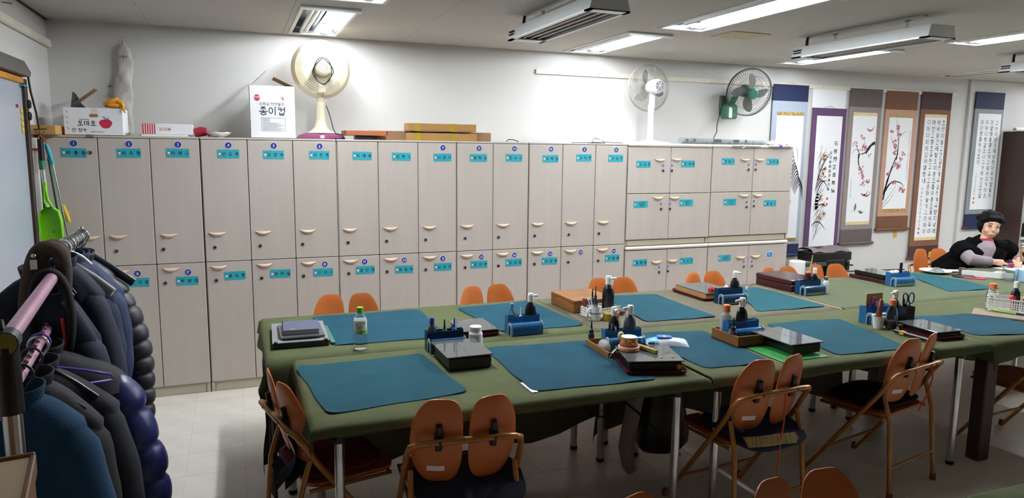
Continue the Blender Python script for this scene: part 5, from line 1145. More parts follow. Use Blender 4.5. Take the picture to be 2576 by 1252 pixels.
obj('lattice', g, M_white, t); obj('handle', G().tube([(-.09, -.066, .012), (-.075, -.07, .04), (-.055, -.07, .05), (-.045, -.068, .03), (-.055, -.068, .012)], .004, 6), M_white, t)
ink_bottle('tall black ink bottle with a thin gold line, behind the white mug', 3.275, -1.50, ZI+.004, .235, math.radians(-20), r=.038, flat=.9)
dropper('smoky spouted bottle in the white basket', 3.165, -1.50, ZI+.004, .16, M_black, M_smoke, .018); dropper('slim black spouted bottle in the white basket', 3.20, -1.475, ZI+.004, .17, M_black, M_black, .012)
obj('wooden_spool', G().lathe([(.008, 0), (.016, .01), (.019, .03), (.014, .05), (0, .056)], 16, c=(3.125, -1.475, ZI+.05)).tube([(3.125, -1.475, ZI+.003), (3.125, -1.475, ZI+.055)], .006, 8), mat('brown_gloss', '6b3a22', .25), label='glossy brown knob-headed stamp in the white basket', cat='stamp')
t = thing('pen_mug', 'white mug with a blue band holding pens', 'mug', (3.118, -1.625, ZI), math.radians(195)); obj('body', G().lathe([(.034, 0), (.036, .004), (.037, .085), (.0345, .085), (.033, .008), (0, .008)], 28), M_white, t); obj('blue_band', G().lathe([(.0373, .04), (.0375, .05)], 28), mat('mug_blue', '6d9ac8', .3), t)
obj('handle', G().tube([(.035, 0, .07), (.055, 0, .066), (.062, 0, .045), (.055, 0, .024), (.035, 0, .018)], .006, 8), M_white, t)
for i, (dx, dy, c, nm) in enumerate(((-.012, .0, 'e4e4e4', 'white'), (.0, -.01, '2b5a3c', 'green'), (.008, .008, '2a2f4a', 'navy'), (-.018, .01, 'c8ccd0', 'silver'), (.014, -.004, '24282c', 'black'))):
    obj('pen', G().tube([(3.118+dx*.5, -1.625+dy*.5, ZI+.012), (3.118+dx*1.6-.012, -1.625+dy*1.5, ZI+.145-.006*i)], .0042, 7), mat('pen_'+nm, c, .35), label='%s pen standing in the white mug' % nm, cat='pen', group='pens in the white mug')
t = thing('tape_roll', 'mustard yellow roll standing right of the white mug', 'roll', (3.195, -1.655, ZI)); obj('roll', G().lathe([(.022, 0), (.034, 0), (.036, .002), (.036, .043), (.034, .045), (.022, .045), (.022, 0)], 26), mat('mustard_roll', '9c8a2c', .4), t); obj('core', G().lathe([(.0215, .001), (.0215, .044)], 20), M_card, t)
obj('glasses_case', G().ell((3.335, -1.56, ZI+.016), (.035, .016, .014), 12).tube([(3.30, -1.57, ZI+.03), (3.34, -1.575, ZI+.034), (3.37, -1.57, ZI+.028)], .003, 6), mat('dull_mauve', '6c5c58', .5), label='dull mauve pouch beside the tall ink bottle', cat='pouch')
inkstone('pale wooden inkstone case in a red tray, behind the dark blue caddy', 4.10, 4.36, -1.38, -1.02, .04, M_redtray, mat('light_inkstone_wood', 'c39a62', .5, var=.1, ns=6), over=.0)
caddy('dark blue caddy in front of the pale wooden inkstone case', 4.215, -1.495, math.radians(-3), True)
dropper('white-spouted glue bottle behind the second dark caddy', 4.225, -1.435, ZI, .165, M_white, M_inkb, .018); ink_bottle('black ink bottle with the spout to the right, behind the second dark caddy', 4.30, -1.43, ZI, .205, 0, r=.034)
capbottle('small clear round-topped bottle right of the second dark caddy', 4.345, -1.5, ZI, .105, .014, M_white); obj('red_pot', G().lathe([(.02, 0), (.022, .004), (.022, .03), (.016, .042)], 18, c=(4.165, -1.355, ZI+.0475)), mat('red_plastic', 'b0302a', .4), label='red lid-like pot on the pale inkstone case', cat='pot')
# --- middle front table
at_ = wtray('amber wooden box with violet print, left of the green folder', 3.535, 3.81, -2.42, -2.2, .058, mat('amber_wood2', '875622', .5, var=.1, ns=6), 'wooden_tray')
attach(obj('box_print', G().text('명품', .034, (3.60, -2.4212, ZI+.03), m=0), mat('violet_print', '6a4a7c', .6)), at_)
caddy('blue caddy sitting in the amber wooden box', 3.665, -2.30, 0, False, .2, z=ZI+.0065)
ib_ = ink_bottle('black ink bottle with a red mark and spout to the left, in the amber box', 3.67, -2.275, ZI+.009, .22, math.radians(180), r=.036, flat=.62); attach(obj('label', G().cbox(3.66, 3.675, -2.3005, -2.297, ZI+.07, ZI+.105, .0003), M_redtxt), ib_)
capbottle('frosted bottle with an orange cap in the amber wooden box', 3.60, -2.235, ZI+.007, .18, .036, None, mat('frosted_plastic2', 'd4d8dc', .45, trans=.5, ior=1.2)); dropper('blue-grey bottle with a black spout at the left of the amber box', 3.553, -2.355, ZI+.0065, .14, M_black, mat('slate_bottle', '34405c', .3), .018)
obj('white_roll', G().lathe([(.008, 0), (.015, 0), (.015, .05), (.008, .05), (.008, 0)], 16, c=(3.79, -2.315, ZI+.0065)), M_white, label='small white roll at the right end of the amber box', cat='roll')
obj('green_folder', G().grid(lambda u, v: (3.575+.30*u, -2.70+.28*v, ZI+.002+.003*math.sin(5*u)*math.sin(4*v)), 8, 8).grid(lambda u, v: (3.575+.30*u, -2.70+.28*v, ZI-.0005), 2, 2, flip=True), mat('bright_green_folder', '2c8a3c', .35), label='bright green plastic folder under the glass-topped inkstone', cat='folder')
inkstone('black inkstone under a glass plate lying on the green folder', 3.70, 3.875, -2.64, -2.35, .05, None, z=ZI+.006, over=.025)
# --- third back table
t = thing('lidded_box', 'dark red lidded box on the back table in front of the wide cabinet', 'box', (5.0, -1.155, ZI), math.radians(3)); M_dred = mat('dark_red_lacquer', '3c1a1c', .2)
obj('base', G().cbox(-.12, .15, -.17, .19, 0, .05, .005), M_dred, t); obj('lid', G().cbox(-.122, .152, -.172, .192, .051, .09, .006), M_dred, t)
caddy('dark blue caddy holding a soda bottle, beside the dark red lidded box', 4.975, -1.425, 0, True); 
t = thing('soda_bottle', 'ribbed plastic bottle of dark water with a brush in it', 'bottle', (4.985, -1.39, ZI+.003)); obj('body', G().lathe([(.03, 0), (.033, .006), (.033, .03), (.031, .034), (.033, .038), (.033, .06), (.031, .064), (.033, .068), (.033, .1), (.028, .125), (.02, .14), (.019, .15)], 22), mat('dark_water', '2a2024', .15, trans=.3), t); obj('cut_rim', G().lathe([(.0205, .145), (.0205, .155)], 18), M_ocap, t)
obj('paint_brush', G().tube([(4.99, -1.39, ZI+.02), (5.0, -1.39, ZI+.19), (5.01, -1.39, ZI+.24), (5.015, -1.39, ZI+.28)], [.004, .006, .004, .002], 8), mat('bamboo', 'b49a5c', .4), label='bamboo brush standing in the soda bottle', cat='brush')
ink_bottle('square black ink bottle with a white cap next to the soda bottle', 5.045, -1.39, ZI+.003, .18, 0, False, r=.03)
capbottle('milky tall bottle at the right of the soda bottle caddy', 5.105, -1.44, ZI, .125, .024, M_steel, mat('milky_plastic', 'dcdedf', .4))
inkstone('dark inkstone in a low dark red box on the back table', 5.86, 6.06, -1.28, -.99, .03, None, over=0, z=ZI+.031); obj('red_lacquer_base', G().cbox(5.84, 6.10, -1.315, -.96, ZI, ZI+.03, .004), M_dred, label='low dark red box under the dark inkstone', cat='box')
caddy('bright blue caddy at the left of the mat in front of the seated person', 5.92, -1.375, math.radians(-3)); obj('black_marker', G().tube([(5.955, -1.345, ZI+.01), (5.965, -1.34, ZI+.17)], .011, 10), M_black, label='thick black marker standing in the bright blue caddy', cat='marker')
for i, x in enumerate((5.865, 5.905)): obj('small_cup', G().lathe([(.015, 0), (.018, .004), (.018, .1+.0*i), (.013, .112), (0, .113)], 14, c=(x, -1.348, ZI+.003)), M_white, label=('left' if i == 0 else 'right')+' of the two white caps in the bright blue caddy', cat='cap')
t = thing('dinner_plate', 'white plate with a crumpled grey cloth beside the seated person', 'plate', (6.74, -1.04, ZI)); obj('plate', G().lathe([(.06, 0), (.065, .003), (.1, .012), (.125, .022), (.123, .024), (.095, .015), (.06, .006), (0, .006)], 36), M_white, t)
obj('crumpled_cloth', G().grid(lambda u, v: (6.71+.1*u, -1.08+.09*v, ZI+.012+.035*abs(math.sin(5*u+3*v))*math.sin(pi*u)**.5*math.sin(pi*v)**.5), 14, 12).grid(lambda u, v: (6.71+.1*u, -1.08+.09*v, ZI+.009), 2, 2, flip=True), mat('grey_cloth_scrap', 'a6a6a8', .7, col2='4c4a4c', ns=18), label='crumpled grey and white cloth on the plate', cat='cloth')
# --- right front table
caddy('ribbed blue caddy with a brown envelope, behind the paper cup', 4.72, -2.235, 0, False, .2)
obj('brown_envelope', G().box(4.645, 4.775, -2.21, -2.207, ZI+.008, ZI+.175).text('천연', .02, (4.73, -2.2106, ZI+.13), m=1), [mat('kraft_paper', 'b8935c', .8), mat('kraft_print', 'a07838', .8)], label='brown paper envelope standing in the ribbed blue caddy', cat='envelope')
for i, (x, c, h, nm) in enumerate(((4.668, '2438a0', .12, 'blue'), (4.705, 'a8b4dc', .125, 'pale blue'), (4.69, '8a3a6c', .155, 'purple'))): obj('marker', G().tube([(x, -2.223, ZI+.005), (x, -2.225, ZI+h)], .0095, 10), mat('marker_'+c, c, .35), label='%s marker in the caddy with the brown envelope' % nm, cat='marker')
t = thing('paper_cup', 'white paper cup holding a fat brown brush', 'cup', (4.60, -2.345, ZI)); obj('cup', G().lathe([(.024, 0), (.034, .068), (.0355, .069), (.0355, .072), (.0325, .071), (.022, .006), (0, .006)], 24), M_paper, t); obj('scribble', G().text('춘용', .018, (.0, -.0305, .04), m=0), mat('pencil_grey', 'a0a0a0', .8), t)
obj('fat_brush', G().tube([(4.60, -2.345, ZI+.01), (4.605, -2.34, ZI+.08), (4.615, -2.335, ZI+.12), (4.622, -2.333, ZI+.155), (4.626, -2.332, ZI+.168)], [.012, .018, .013, .015, .006], 12), mat('brush_brown', '6a3416', .3), label='fat brown brush handle in the paper cup', cat='brush')
cb3 = capbottle('orange-capped bottle half full of wine-coloured water', 4.655, -2.385, ZI, .175, .034, None, None, .05); attach(obj('tag', G().cbox(4.645, 4.675, -2.4125, -2.411, ZI+.055, ZI+.085, .0004), mat('blue_tag', '5a8cc0', .5)), cb3)
ink_bottle('black ink bottle with a white pump beside the pen cup', 4.75, -2.32, ZI, .21, math.radians(180), r=.03)
t = thing('pen_cup', 'square black pen cup with scissors and brushes', 'cup', (4.865, -2.30, ZI)); g = G(); g.T = Matrix.Translation((-.036, -.036, 0)); openbox(g, .072, .072, .105, .003); obj('cup', g, M_black, t)
t = thing('scissors', 'scissors with blue handles standing in the black pen cup', 'scissors', (4.88, -2.30, ZI+.06))
for s_ in (-1, 1): obj('handle', G().tube([(s_*.026+.022*math.cos(a), 0, .09+.034*math.sin(a)) for a in [2*pi*i/18 for i in range(18)]], .0042, 6, closed=True).tube([(s_*.018, 0, .06), (0, 0, .03)], .005, 6), mat('scissor_blue', '2a3468', .3), t)
obj('blades', G().tube([(.0, 0, .03), (.004, 0, -.04)], .006, 6), M_steel, t)
for i, (dx, h, c, nm) in enumerate(((-.022, .19, 'd9d4c8', 'white-tipped'), (-.010, .175, '4a2a24', 'dark-tipped'), (.0, .15, '2f3a2c', 'short green'))): obj('thin_brush', G().tube([(4.85+dx*.4, -2.30, ZI+.005), (4.85+dx*.9, -2.30, ZI+h*.85), (4.85+dx, -2.30, ZI+h)], [.004, .004, .002], 7), mat('brush_'+c, c, .4), label='%s thin brush in the black pen cup' % nm, cat='brush')
inkstone('inkstone under a glass plate in a red tray, near the third near chair', 4.70, 4.86, -2.665, -2.42, .035, M_redtray, rz=math.radians(-3), over=.022)
t = thing('ink_stick', 'black lacquer stick with a yellow band beside the red tray', 'stick', (4.60, -2.58, ZM), math.radians(-1)); obj('stick', G().cbox(-.012, .012, -.125, .125, 0, .018, .004), M_black, t); obj('yellow_band', G().box(-.0125, .0125, .055, .085, -.0005, .0187), M_yt, t)
t = thing('long_basket', 'long white lattice basket at the right edge of the front table', 'basket', (5.80, -2.36, ZI+.012), math.radians(-58)); g = G(); g.box(-.16, .16, -.075, .075, 0, .003)
for i in range(27):
    x = -.16+.0123*i
    for y in (-.076, .076): g.box(x-.003, x+.003, y-.001, y+.001, 0, .085)
for z in (0, .014, .028, .042, .056, .074): g.box(-.162, .162, -.0775, -.0755, z, z+.0055).box(-.162, .162, .0755, .0775, z, z+.0055).box(-.1625, -.1605, -.076, .076, z, z+.0055).box(.1605, .1625, -.076, .076, z, z+.0055)
g.box(-.165, .165, -.081, -.075, .081, .086).box(-.165, .165, .075, .081, .081, .086)
obj('lattice', g, M_white, t)
obj('tray_board', G().cbox(-.02, .30, -.19, .02, 0, .011, .003), mat('dull_board', '8c7a68', .6), label='thin board under the long white basket', cat='board', loc=(5.64, -2.20, ZI), rz=math.radians(-58))
capbottle('large clear flask with an orange cap left of the long basket', 5.735, -2.225, ZI+.0125, .165, .042)
ink_bottle('left dark ink bottle in the long white basket', 5.80, -2.33, ZI+.016, .19, 0, False, r=.032); ink_bottle('right dark ink bottle in the long white basket', 5.86, -2.37, ZI+.016, .175, 0, False, r=.03)
obj('red_ball', G().ell((5.765, -2.335, ZI+.10), .02, 14).tube([(5.765, -2.335, ZI+.016), (5.765, -2.335, ZI+.09)], .008, 8), M_redtxt, label='dark red round lid in the long basket', cat='lid')
g = G()
for i, (x, y, z) in enumerate(((5.80, -2.405, .105), (5.815, -2.42, .102), (5.79, -2.395, .112), (5.825, -2.43, .11))): g.ell((x, y, ZI+z), (.017, .014, .011), 10)
g.tube([(5.805, -2.41, ZI+.016), (5.805, -2.41, ZI+.10)], .01, 8)
obj('toy_flower', g, mat('yellow_orange', 'd9941c', .5, col2='e0c030', ns=20), label='yellow and orange bundle on the long basket rim', cat='bundle')
obj('paper_tube', G().tube([(5.87, -2.45, ZI+.085), (6.05, -2.45, ZI+.15)], .028, 16), M_card, label='kraft paper tube lying on the long basket', cat='tube')
for i, (c, nm) in enumerate((('8ac83c', 'lime-tipped'), ('2a2a30', 'black'), ('a8b0bc', 'silver'))): obj('pen', G().tube([(5.66+.02*i, -2.275-.03*i, ZI+.018), (5.70+.02*i, -2.41-.03*i, ZI+.018)], .006, 7), mat('pen2_'+c, c, .4), label='%s pen lying along the long basket' % nm, cat='pen')
# --- the seated person's place
ZW = ZI
obj('paper_case', G().cbox(-.18, .18, -.004, .004, 0, .05, .001).cbox(-.18, .18, -.004, .08, 0, .003, .001), M_paper, label='long white paper case standing in front of the seated person', cat='case', loc=(6.93, -1.36, ZW), rz=math.radians(-52))
t = thing('brush_case', 'dark case with a red cloth at the corner of the seated person\'s table', 'case', (6.78, -1.27, ZW), math.radians(-40)); obj('case', G().cbox(-.08, .08, -.05, .05, 0, .012, .003), M_black, t); obj('red_cloth', G().cbox(-.02, .14, -.09, -.02, 0, .006, .002), M_redtxt, t)
obj('white_tray', G().lathe([(.03, 0), (.05, .012), (.052, .014)], 20, c=(6.93, -1.06, ZW)), M_white, label='small white dish between the plate and the paper case', cat='dish'); obj('brown_block', G().cbox(6.86, 6.90, -1.20, -1.16, ZW, ZW+.06, .004), mat('brown_block', '5a4028', .5), label='small brown block beside the paper case', cat='block')
obj('ink_brush_rest', G().tube([(6.98, -1.12, ZW+.02), (7.02, -1.22, ZW+.02), (7.06, -1.36, ZW+.015)], [.006, .012, .014], 10), M_black, label='black brush roll lying behind the paper case', cat='roll'); obj('grey_towel', G().ell((7.08, -1.36, ZW+.025), (.06, .045, .025), 14), mat('grey_towel', 'a39a94', .9, bump=.3, bs=60), label='folded grey towel in front of the seated person\'s hand', cat='towel')
t = thing('plastic_tub', 'crinkled clear plastic tub with a pink rim near the tissue box', 'tub', (7.0, -1.5, ZW)); obj('tub', G().lathe([(.04, 0), (.05, .01), (.055, .1), (.052, .1), (.046, .012)], 20), M_glass, t); obj('pink_band', G().lathe([(.02, .1), (.025, .13), (.022, .135)], 18, c=(.03, .02, 0)), mat('pink_translucent', 'c45c94', .3, trans=.4), t)
t = thing('tissue_box', 'pale blue tissue box with white tissue on top at the right edge', 'box', (7.13, -1.60, ZW), math.radians(-8)); obj('box', G().cbox(-.11, .12, -.07, .07, 0, .095, .003), mat('tissue_blue', '9cc0da', .6), t)
g = G()
for i in range(3):
    for j in range(4): g.box(-.10+.02*j, -.085+.02*j, -.0712, -.07, .05+.014*i, .058+.014*i)
obj('box_print', g, mat('tissue_print', '3a5a86', .6), t, kind='stuff'); obj('tissue', G().grid(lambda u, v: (-.1+.2*u, -.05+.1*v, .096+.05*math.sin(pi*u)**.6*math.sin(pi*v)**.6*(1+.3*math.sin(9*u+4*v))), 16, 10), M_paper, t)
# --- under the tables
def sack(u, v):
    r_ = (.045+.115*min(1, v/.75)**.7)*(1 if v < .85 else math.sqrt(max(0, 1-((v-.85)/.15)**2)))
    return (3.30+r_*math.cos(2*pi*u)*(1+.08*math.sin(10*pi*u+3*v)), -2.10+.8*r_*math.sin(2*pi*u), .63-.57*v+.012*math.sin(6*pi*u)*(1-v))
obj('black_sack', G().grid(sack, 28, 18, cu=True, flip=True), mat('black_vinyl', '0d0d0e', .35, bump=.3, bs=20), label='black sack hanging under the seam of the front tables', cat='sack')
obj('grey_pipe', G().tube([(3.16, -2.12, .62), (3.10, -2.14, .40), (3.03, -2.18, .16), (3.04, -2.19, .06), (3.06, -2.19, .03)], [.045, .045, .042, .035, .03], 14), mat('grey_wrap', '8f8984', .5), label='pale grey wrapped pipe leaning under the front table', cat='pipe')
obj('power_cable', G().tube([(2.72, -2.0, .66), (2.78, -2.0, .45), (2.90, -2.02, .30), (3.0, -2.05, .28), (2.98, -2.1, .45), (3.02, -2.3, .40), (3.02, -2.68, .33)], .006, 6), M_cord, label='dark cable looping under the front table to a leg', cat='cable')
obj('under_drawer', G().cbox(3.95, 4.25, -2.2, -1.95, .45, .62, .006).cbox(3.96, 4.24, -2.05, -1.98, .62, .64, .002), M_black, label='black drawer unit under the middle front table', cat='drawer'); obj('paper_slip', G().cbox(4.05, 4.13, -2.2025, -2.2005, .54, .575, .0004), M_paper, label='white slip on the black drawer under the table', cat='paper')
# ================================================================ left side: whiteboard, brooms, clothes rack, cabinet corner
M_wb = mat('whiteboard_face', 'a6acb6', .25); M_wbf = mat('dark_brown_frame', '33241c', .6, var=.2, ns=12); M_wbo = mat('orange_wood_strip', 'b57a24', .6, var=.2, ns=8); M_gbox = mat('grey_vinyl_roll', '5f5a55', .6)
t = thing('whiteboard', 'whiteboard in a dark frame along the left wall, grey cover on top', 'whiteboard', (XL, -.30, 0))
obj('board', G().box(.02, .03, -2.6, -.02, .9, 2.09), M_wb, t); obj('frame_post', G().cbox(.0, .05, -.02, .03, .6, 2.12, .004), M_wbf, t)
obj('top_strip', G().cbox(.0, .045, -2.6, -.02, 2.09, 2.125, .004), M_wbo, t); obj('bottom_rail', G().cbox(.0, .06, -2.6, -.02, .86, .90, .004), M_wbf, t)
obj('top_cover', G().prism([(.0, 2.13), (.07, 2.135), (.075, 2.16), (.045, 2.225), (.0, 2.235)], -2.6, .03, 'y'), M_gbox, t)
obj('hanging_wire', G().tube([(.055, .03, 2.17), (.06, .05, 2.05), (.075, .07, 1.93), (.08, .09, 1.83)], .006, 6), M_cord, t)
for k, z in enumerate((1.93, 1.89, 1.855, 1.82)): obj('round_magnet', G().at(XL+.03, -.37, z, ry=pi/2).lathe([(.016, 0), (.017, .004), (.014, .008), (0, .008)], 16), mat('yellow_magnet', 'd0b02c', .4), label=('highest', 'second', 'third', 'lowest')[k]+' of the yellow round magnets on the whiteboard edge', cat='magnet', group='yellow magnets')
obj('pink_magnet', G().at(XL+.03, -.46, 1.955, ry=pi/2).lathe([(.010, 0), (.010, .012), (0, .013)], 12), mat('pink_magnet', 'd03c74', .4), label='small pink magnet on the whiteboard', cat='magnet')
for k, z in enumerate((1.975, 1.905)): obj('tape_ring', G().at(XL+.052, -.28-.01*k, z, ry=pi/2).tube([(.02*math.cos(a), .02*math.sin(a), .004) for a in [2*pi*i/16 for i in range(16)]], .006, 6, closed=True), M_black, label=('upper', 'lower')[k]+' black ring hanging on the dark whiteboard frame', cat='ring')
obj('cyan_strap', G().cbox(XL+.03, XL+.056, -.36, -.27, 2.075, 2.083, .002), mat('cyan_strap', '48a8c8', .5), label='cyan strap around the top corner of the whiteboard frame', cat='strap')
# hook block resting on locker 1 and the brooms hung from it
t = thing('hook_block', 'light wooden block with wire hooks at the corner of locker 1', 'block', (-.035, -.13, ZL)); obj('block', G().cbox(0, .135, 0, .3, 0, .058, .003), mat('light_pine', 'b98c52', .6, var=.15, ns=7), t)
obj('wire_hooks', G().tube([(.02, -.005, .03), (.09, -.006, .034)], .0025, 6).tube([(.03, -.004, .02), (.03, -.02, .012), (.06, -.03, .0), (.08, -.02, .018)], .002, 6).tube([(.05, -.004, .04), (.05, -.016, .02), (.045, -.018, -.02)], .002, 6), M_slot, t)
obj('twine', G().tube([(.05, -.015, .0), (.07, -.02, -.03), (.085, -.02, -.05)], .004, 6).tube([(.045, -.02, -.01), (.05, -.02, -.06)], .004, 6), mat('orange_twine', 'a8542c', .8), t)
t = thing('squeegee', 'white-handled mop with a black grip and green wrap hanging left of the dustpan', 'mop', (.0, -.16, 0)); obj('grip', G().tube([(.018, 0, 1.77), (.018, 0, 1.63)], .017, 10), M_black, t); obj('wrap', G().tube([(.018, 0, 1.64), (.02, 0, 1.585)], .018, 10), mat('green_wrap', '2c6b58', .6), t); obj('handle', G().tube([(.02, 0, 1.59), (.035, .01, 1.2), (.04, .02, .5), (.04, .03, .02)], .013, 10), mat('aluminium_white', 'c4c8cc', .3, .5), t)
obj('mop_head', G().cbox(-.03, .1, .0, .05, .0, .06, .01), mat('mop_grey', '8c8c88', .9), t)
t = thing('broom', 'steel-handled broom with a teal grip leaning on locker 1', 'broom', (.0, -.14, 0)); obj('grip', G().tube([(.045, 0, 1.74), (.055, 0, 1.70), (.072, 0, 1.615)], [.011, .015, .013], 10), mat('teal_grip', '2a93a4', .4), t); obj('handle', G().tube([(.07, 0, 1.62), (.125, .0, 1.14), (.18, .0, .25)], .0075, 8), M_chrome, t)
obj('bristles', G().tube([(.18, 0, .26), (.2, 0, .02)], [.03, .07], 12, sq=.4), mat('broom_yellow', 'b9a03c', .9, bump=.5, bs=90), t)
t = thing('broom', 'thin green-handled broom tucked behind the teal-gripped one', 'broom', (.0, -.115, 0)); obj('handle', G().tube([(.045, 0, 1.66), (.075, .0, 1.3), (.115, 0, .3)], .007, 8), mat('dark_green_pole', '2c5c34', .5), t); obj('bristles', G().tube([(.115, 0, .3), (.12, 0, .02)], [.03, .06], 12, sq=.4), mat('broom_straw', '8a7a3c', .9), t)
obj('yellow_brush', G().tube([(.10, -.10, 1.36), (.115, -.10, 1.30), (.128, -.10, 1.25)], [.012, .016, .012], 10), mat('yellow_brush', 'c9a82c', .6), label='yellow brush end poking out behind the green dustpan', cat='brush')
t = thing('dustpan', 'lime green dustpan with a pink lip hanging beside locker 1', 'dustpan', (.055, -.21, 1.12)); M_lime = mat('lime_plastic', '7fcf1c', .35)
g = G(); P = [(-.055, .0), (.055, .0)]; out = [(-.06, .03), (-.062, .15), (-.05, .21), (-.02, .235), (.02, .235), (.05, .21), (.062, .15), (.06, .03)]
g.prism([(-.055, 0)]+out+[(.055, 0)], .0, .003, 'y'); n = len(out)
g.add([(p[0], .003, p[1]) for p in out]+[(p[0]*.98, -.05 if 0 < i < n-1 else -.02, p[1]) for i, p in enumerate(out)]+[(p[0]*.95, .003, p[1]) for p in out]+[(p[0]*.93, -.05 if 0 < i < n-1 else -.02, p[1]) for i, p in enumerate(out)], [(i, i+1, n+i+1, n+i) for i in range(n-1)]+[(2*n+i+1, 2*n+i, 3*n+i, 3*n+i+1) for i in range(n-1)]+[(n+i, n+i+1, 3*n+i+1, 3*n+i) for i in range(n-1)])
obj('pan', g, M_lime, t); obj('handle', G().tube([(-.01, -.01, .225), (-.028, .0, .27), (-.025, .0, .33), (-.022, .0, .385), (-.015, 0, .39), (-.018, 0, .34), (-.01, 0, .28), (.01, 0, .235)], .008, 8), M_lime, t); obj('pink_lip', G().cbox(-.056, .056, -.004, .006, -.014, .002, .003), mat('pink_lip', 'd878a0', .5), t)
obj('black_mark', G().text('K', .018, (.01, -.0012, .08), m=0), M_ink, t)
obj('white_plank', G().cbox(-.035, -.01, -.11, -.085, 0, 1.78, .003), M_white, label='narrow white plank standing between the whiteboard and the brooms', cat='plank'); obj('orange_clip', G().cbox(-.045, .0, -.125, -.11, 1.70, 1.715, .003), mat('orange_clip', 'c8502a', .5), label='orange clip on the white plank', cat='clip')
# clothes rack
M_pink2 = mat('pink_pole', 'c496ac', .35, .3, var=.12, ns=14)
def q(a, b, s_): return tuple(Vector(a).lerp(Vector(b), s_))
PF0, PF1 = (.4735, -1.66, 1.33), (.479, -2.27, 1.33); PN0, PN1 = (.488, -2.30, 1.255), (.592, -3.308, 1.255); PL0, PL1 = (.450, -2.15, 1.067), (.557, -3.308, 1.067)
t = thing('clothes_rack', 'chrome and pink double clothes rack packed with dark coats', 'clothes rack', (.53, -2.5, 0)); o_ = Vector((.53, -2.5, 0)); lo = lambda *P: [tuple(Vector(p)-o_) for p in P]
obj('upper_pole', G().tube(lo(PF0, PF1), .019, 14), M_chrome, t); obj('pink_pole', G().tube(lo(PN0, PN1), .021, 14), M_pink2, t); obj('lower_pole', G().tube(lo(PL0, PL1), .015, 12), M_pink2, t)
for p in (PF0, q(PF0, PF1, .12), q(PF0, PF1, .55), q(PF0, PF1, .62)): obj('pole_ring', G().tube(lo(tuple(Vector(p)+Vector((0, .004, 0))), tuple(Vector(p)-Vector((0, .004, 0)))), .0225, 14), M_steel, t)
obj('end_ball', G().ell(lo((.4735, -1.66, 1.362))[0], .011, 10), M_chrome, t); obj('far_post', G().cbox(-.066, -.046, .80, .815, 0, 1.315, .003), mat('grey_post', '5c6064', .4, .5), t)
obj('near_post', G().tube(lo((.592, -3.308, .02), (.592, -3.308, 1.09)), .022, 12), M_chrome, t); obj('post_sleeve', G().tube(lo((.592, -3.308, 1.075), (.592, -3.308, 1.245)), .028, 12), M_black, t)
j = obj('pole_joint', G().tube(lo((.588, -3.27, 1.255), (.594, -3.33, 1.255)), .03, 14).tube(lo((.545, -3.29, 1.285), (.585, -3.285, 1.29)), .018, 10), mat('dark_joint', '2a332e', .4), t); obj('end_cap', G().tube(lo((.594, -3.33, 1.255), (.5945, -3.334, 1.255)), .027, 16), mat('brass_cap', '8c7c3c', .35, .6), j)
obj('pole_collar', G().tube(lo((.488, -2.29, 1.255), (.492, -2.34, 1.255)), .026, 12), M_steel, t); obj('foot_bar', G().tube(lo((.43, -1.66, .02), (.43, -3.3, .02)), .018, 10).tube(lo((.43, -3.3, .02), (.60, -3.3, .02)), .018, 10).tube(lo((.43, -1.66, .02), (.52, -1.66, .02)), .018, 10), M_chrome, t)
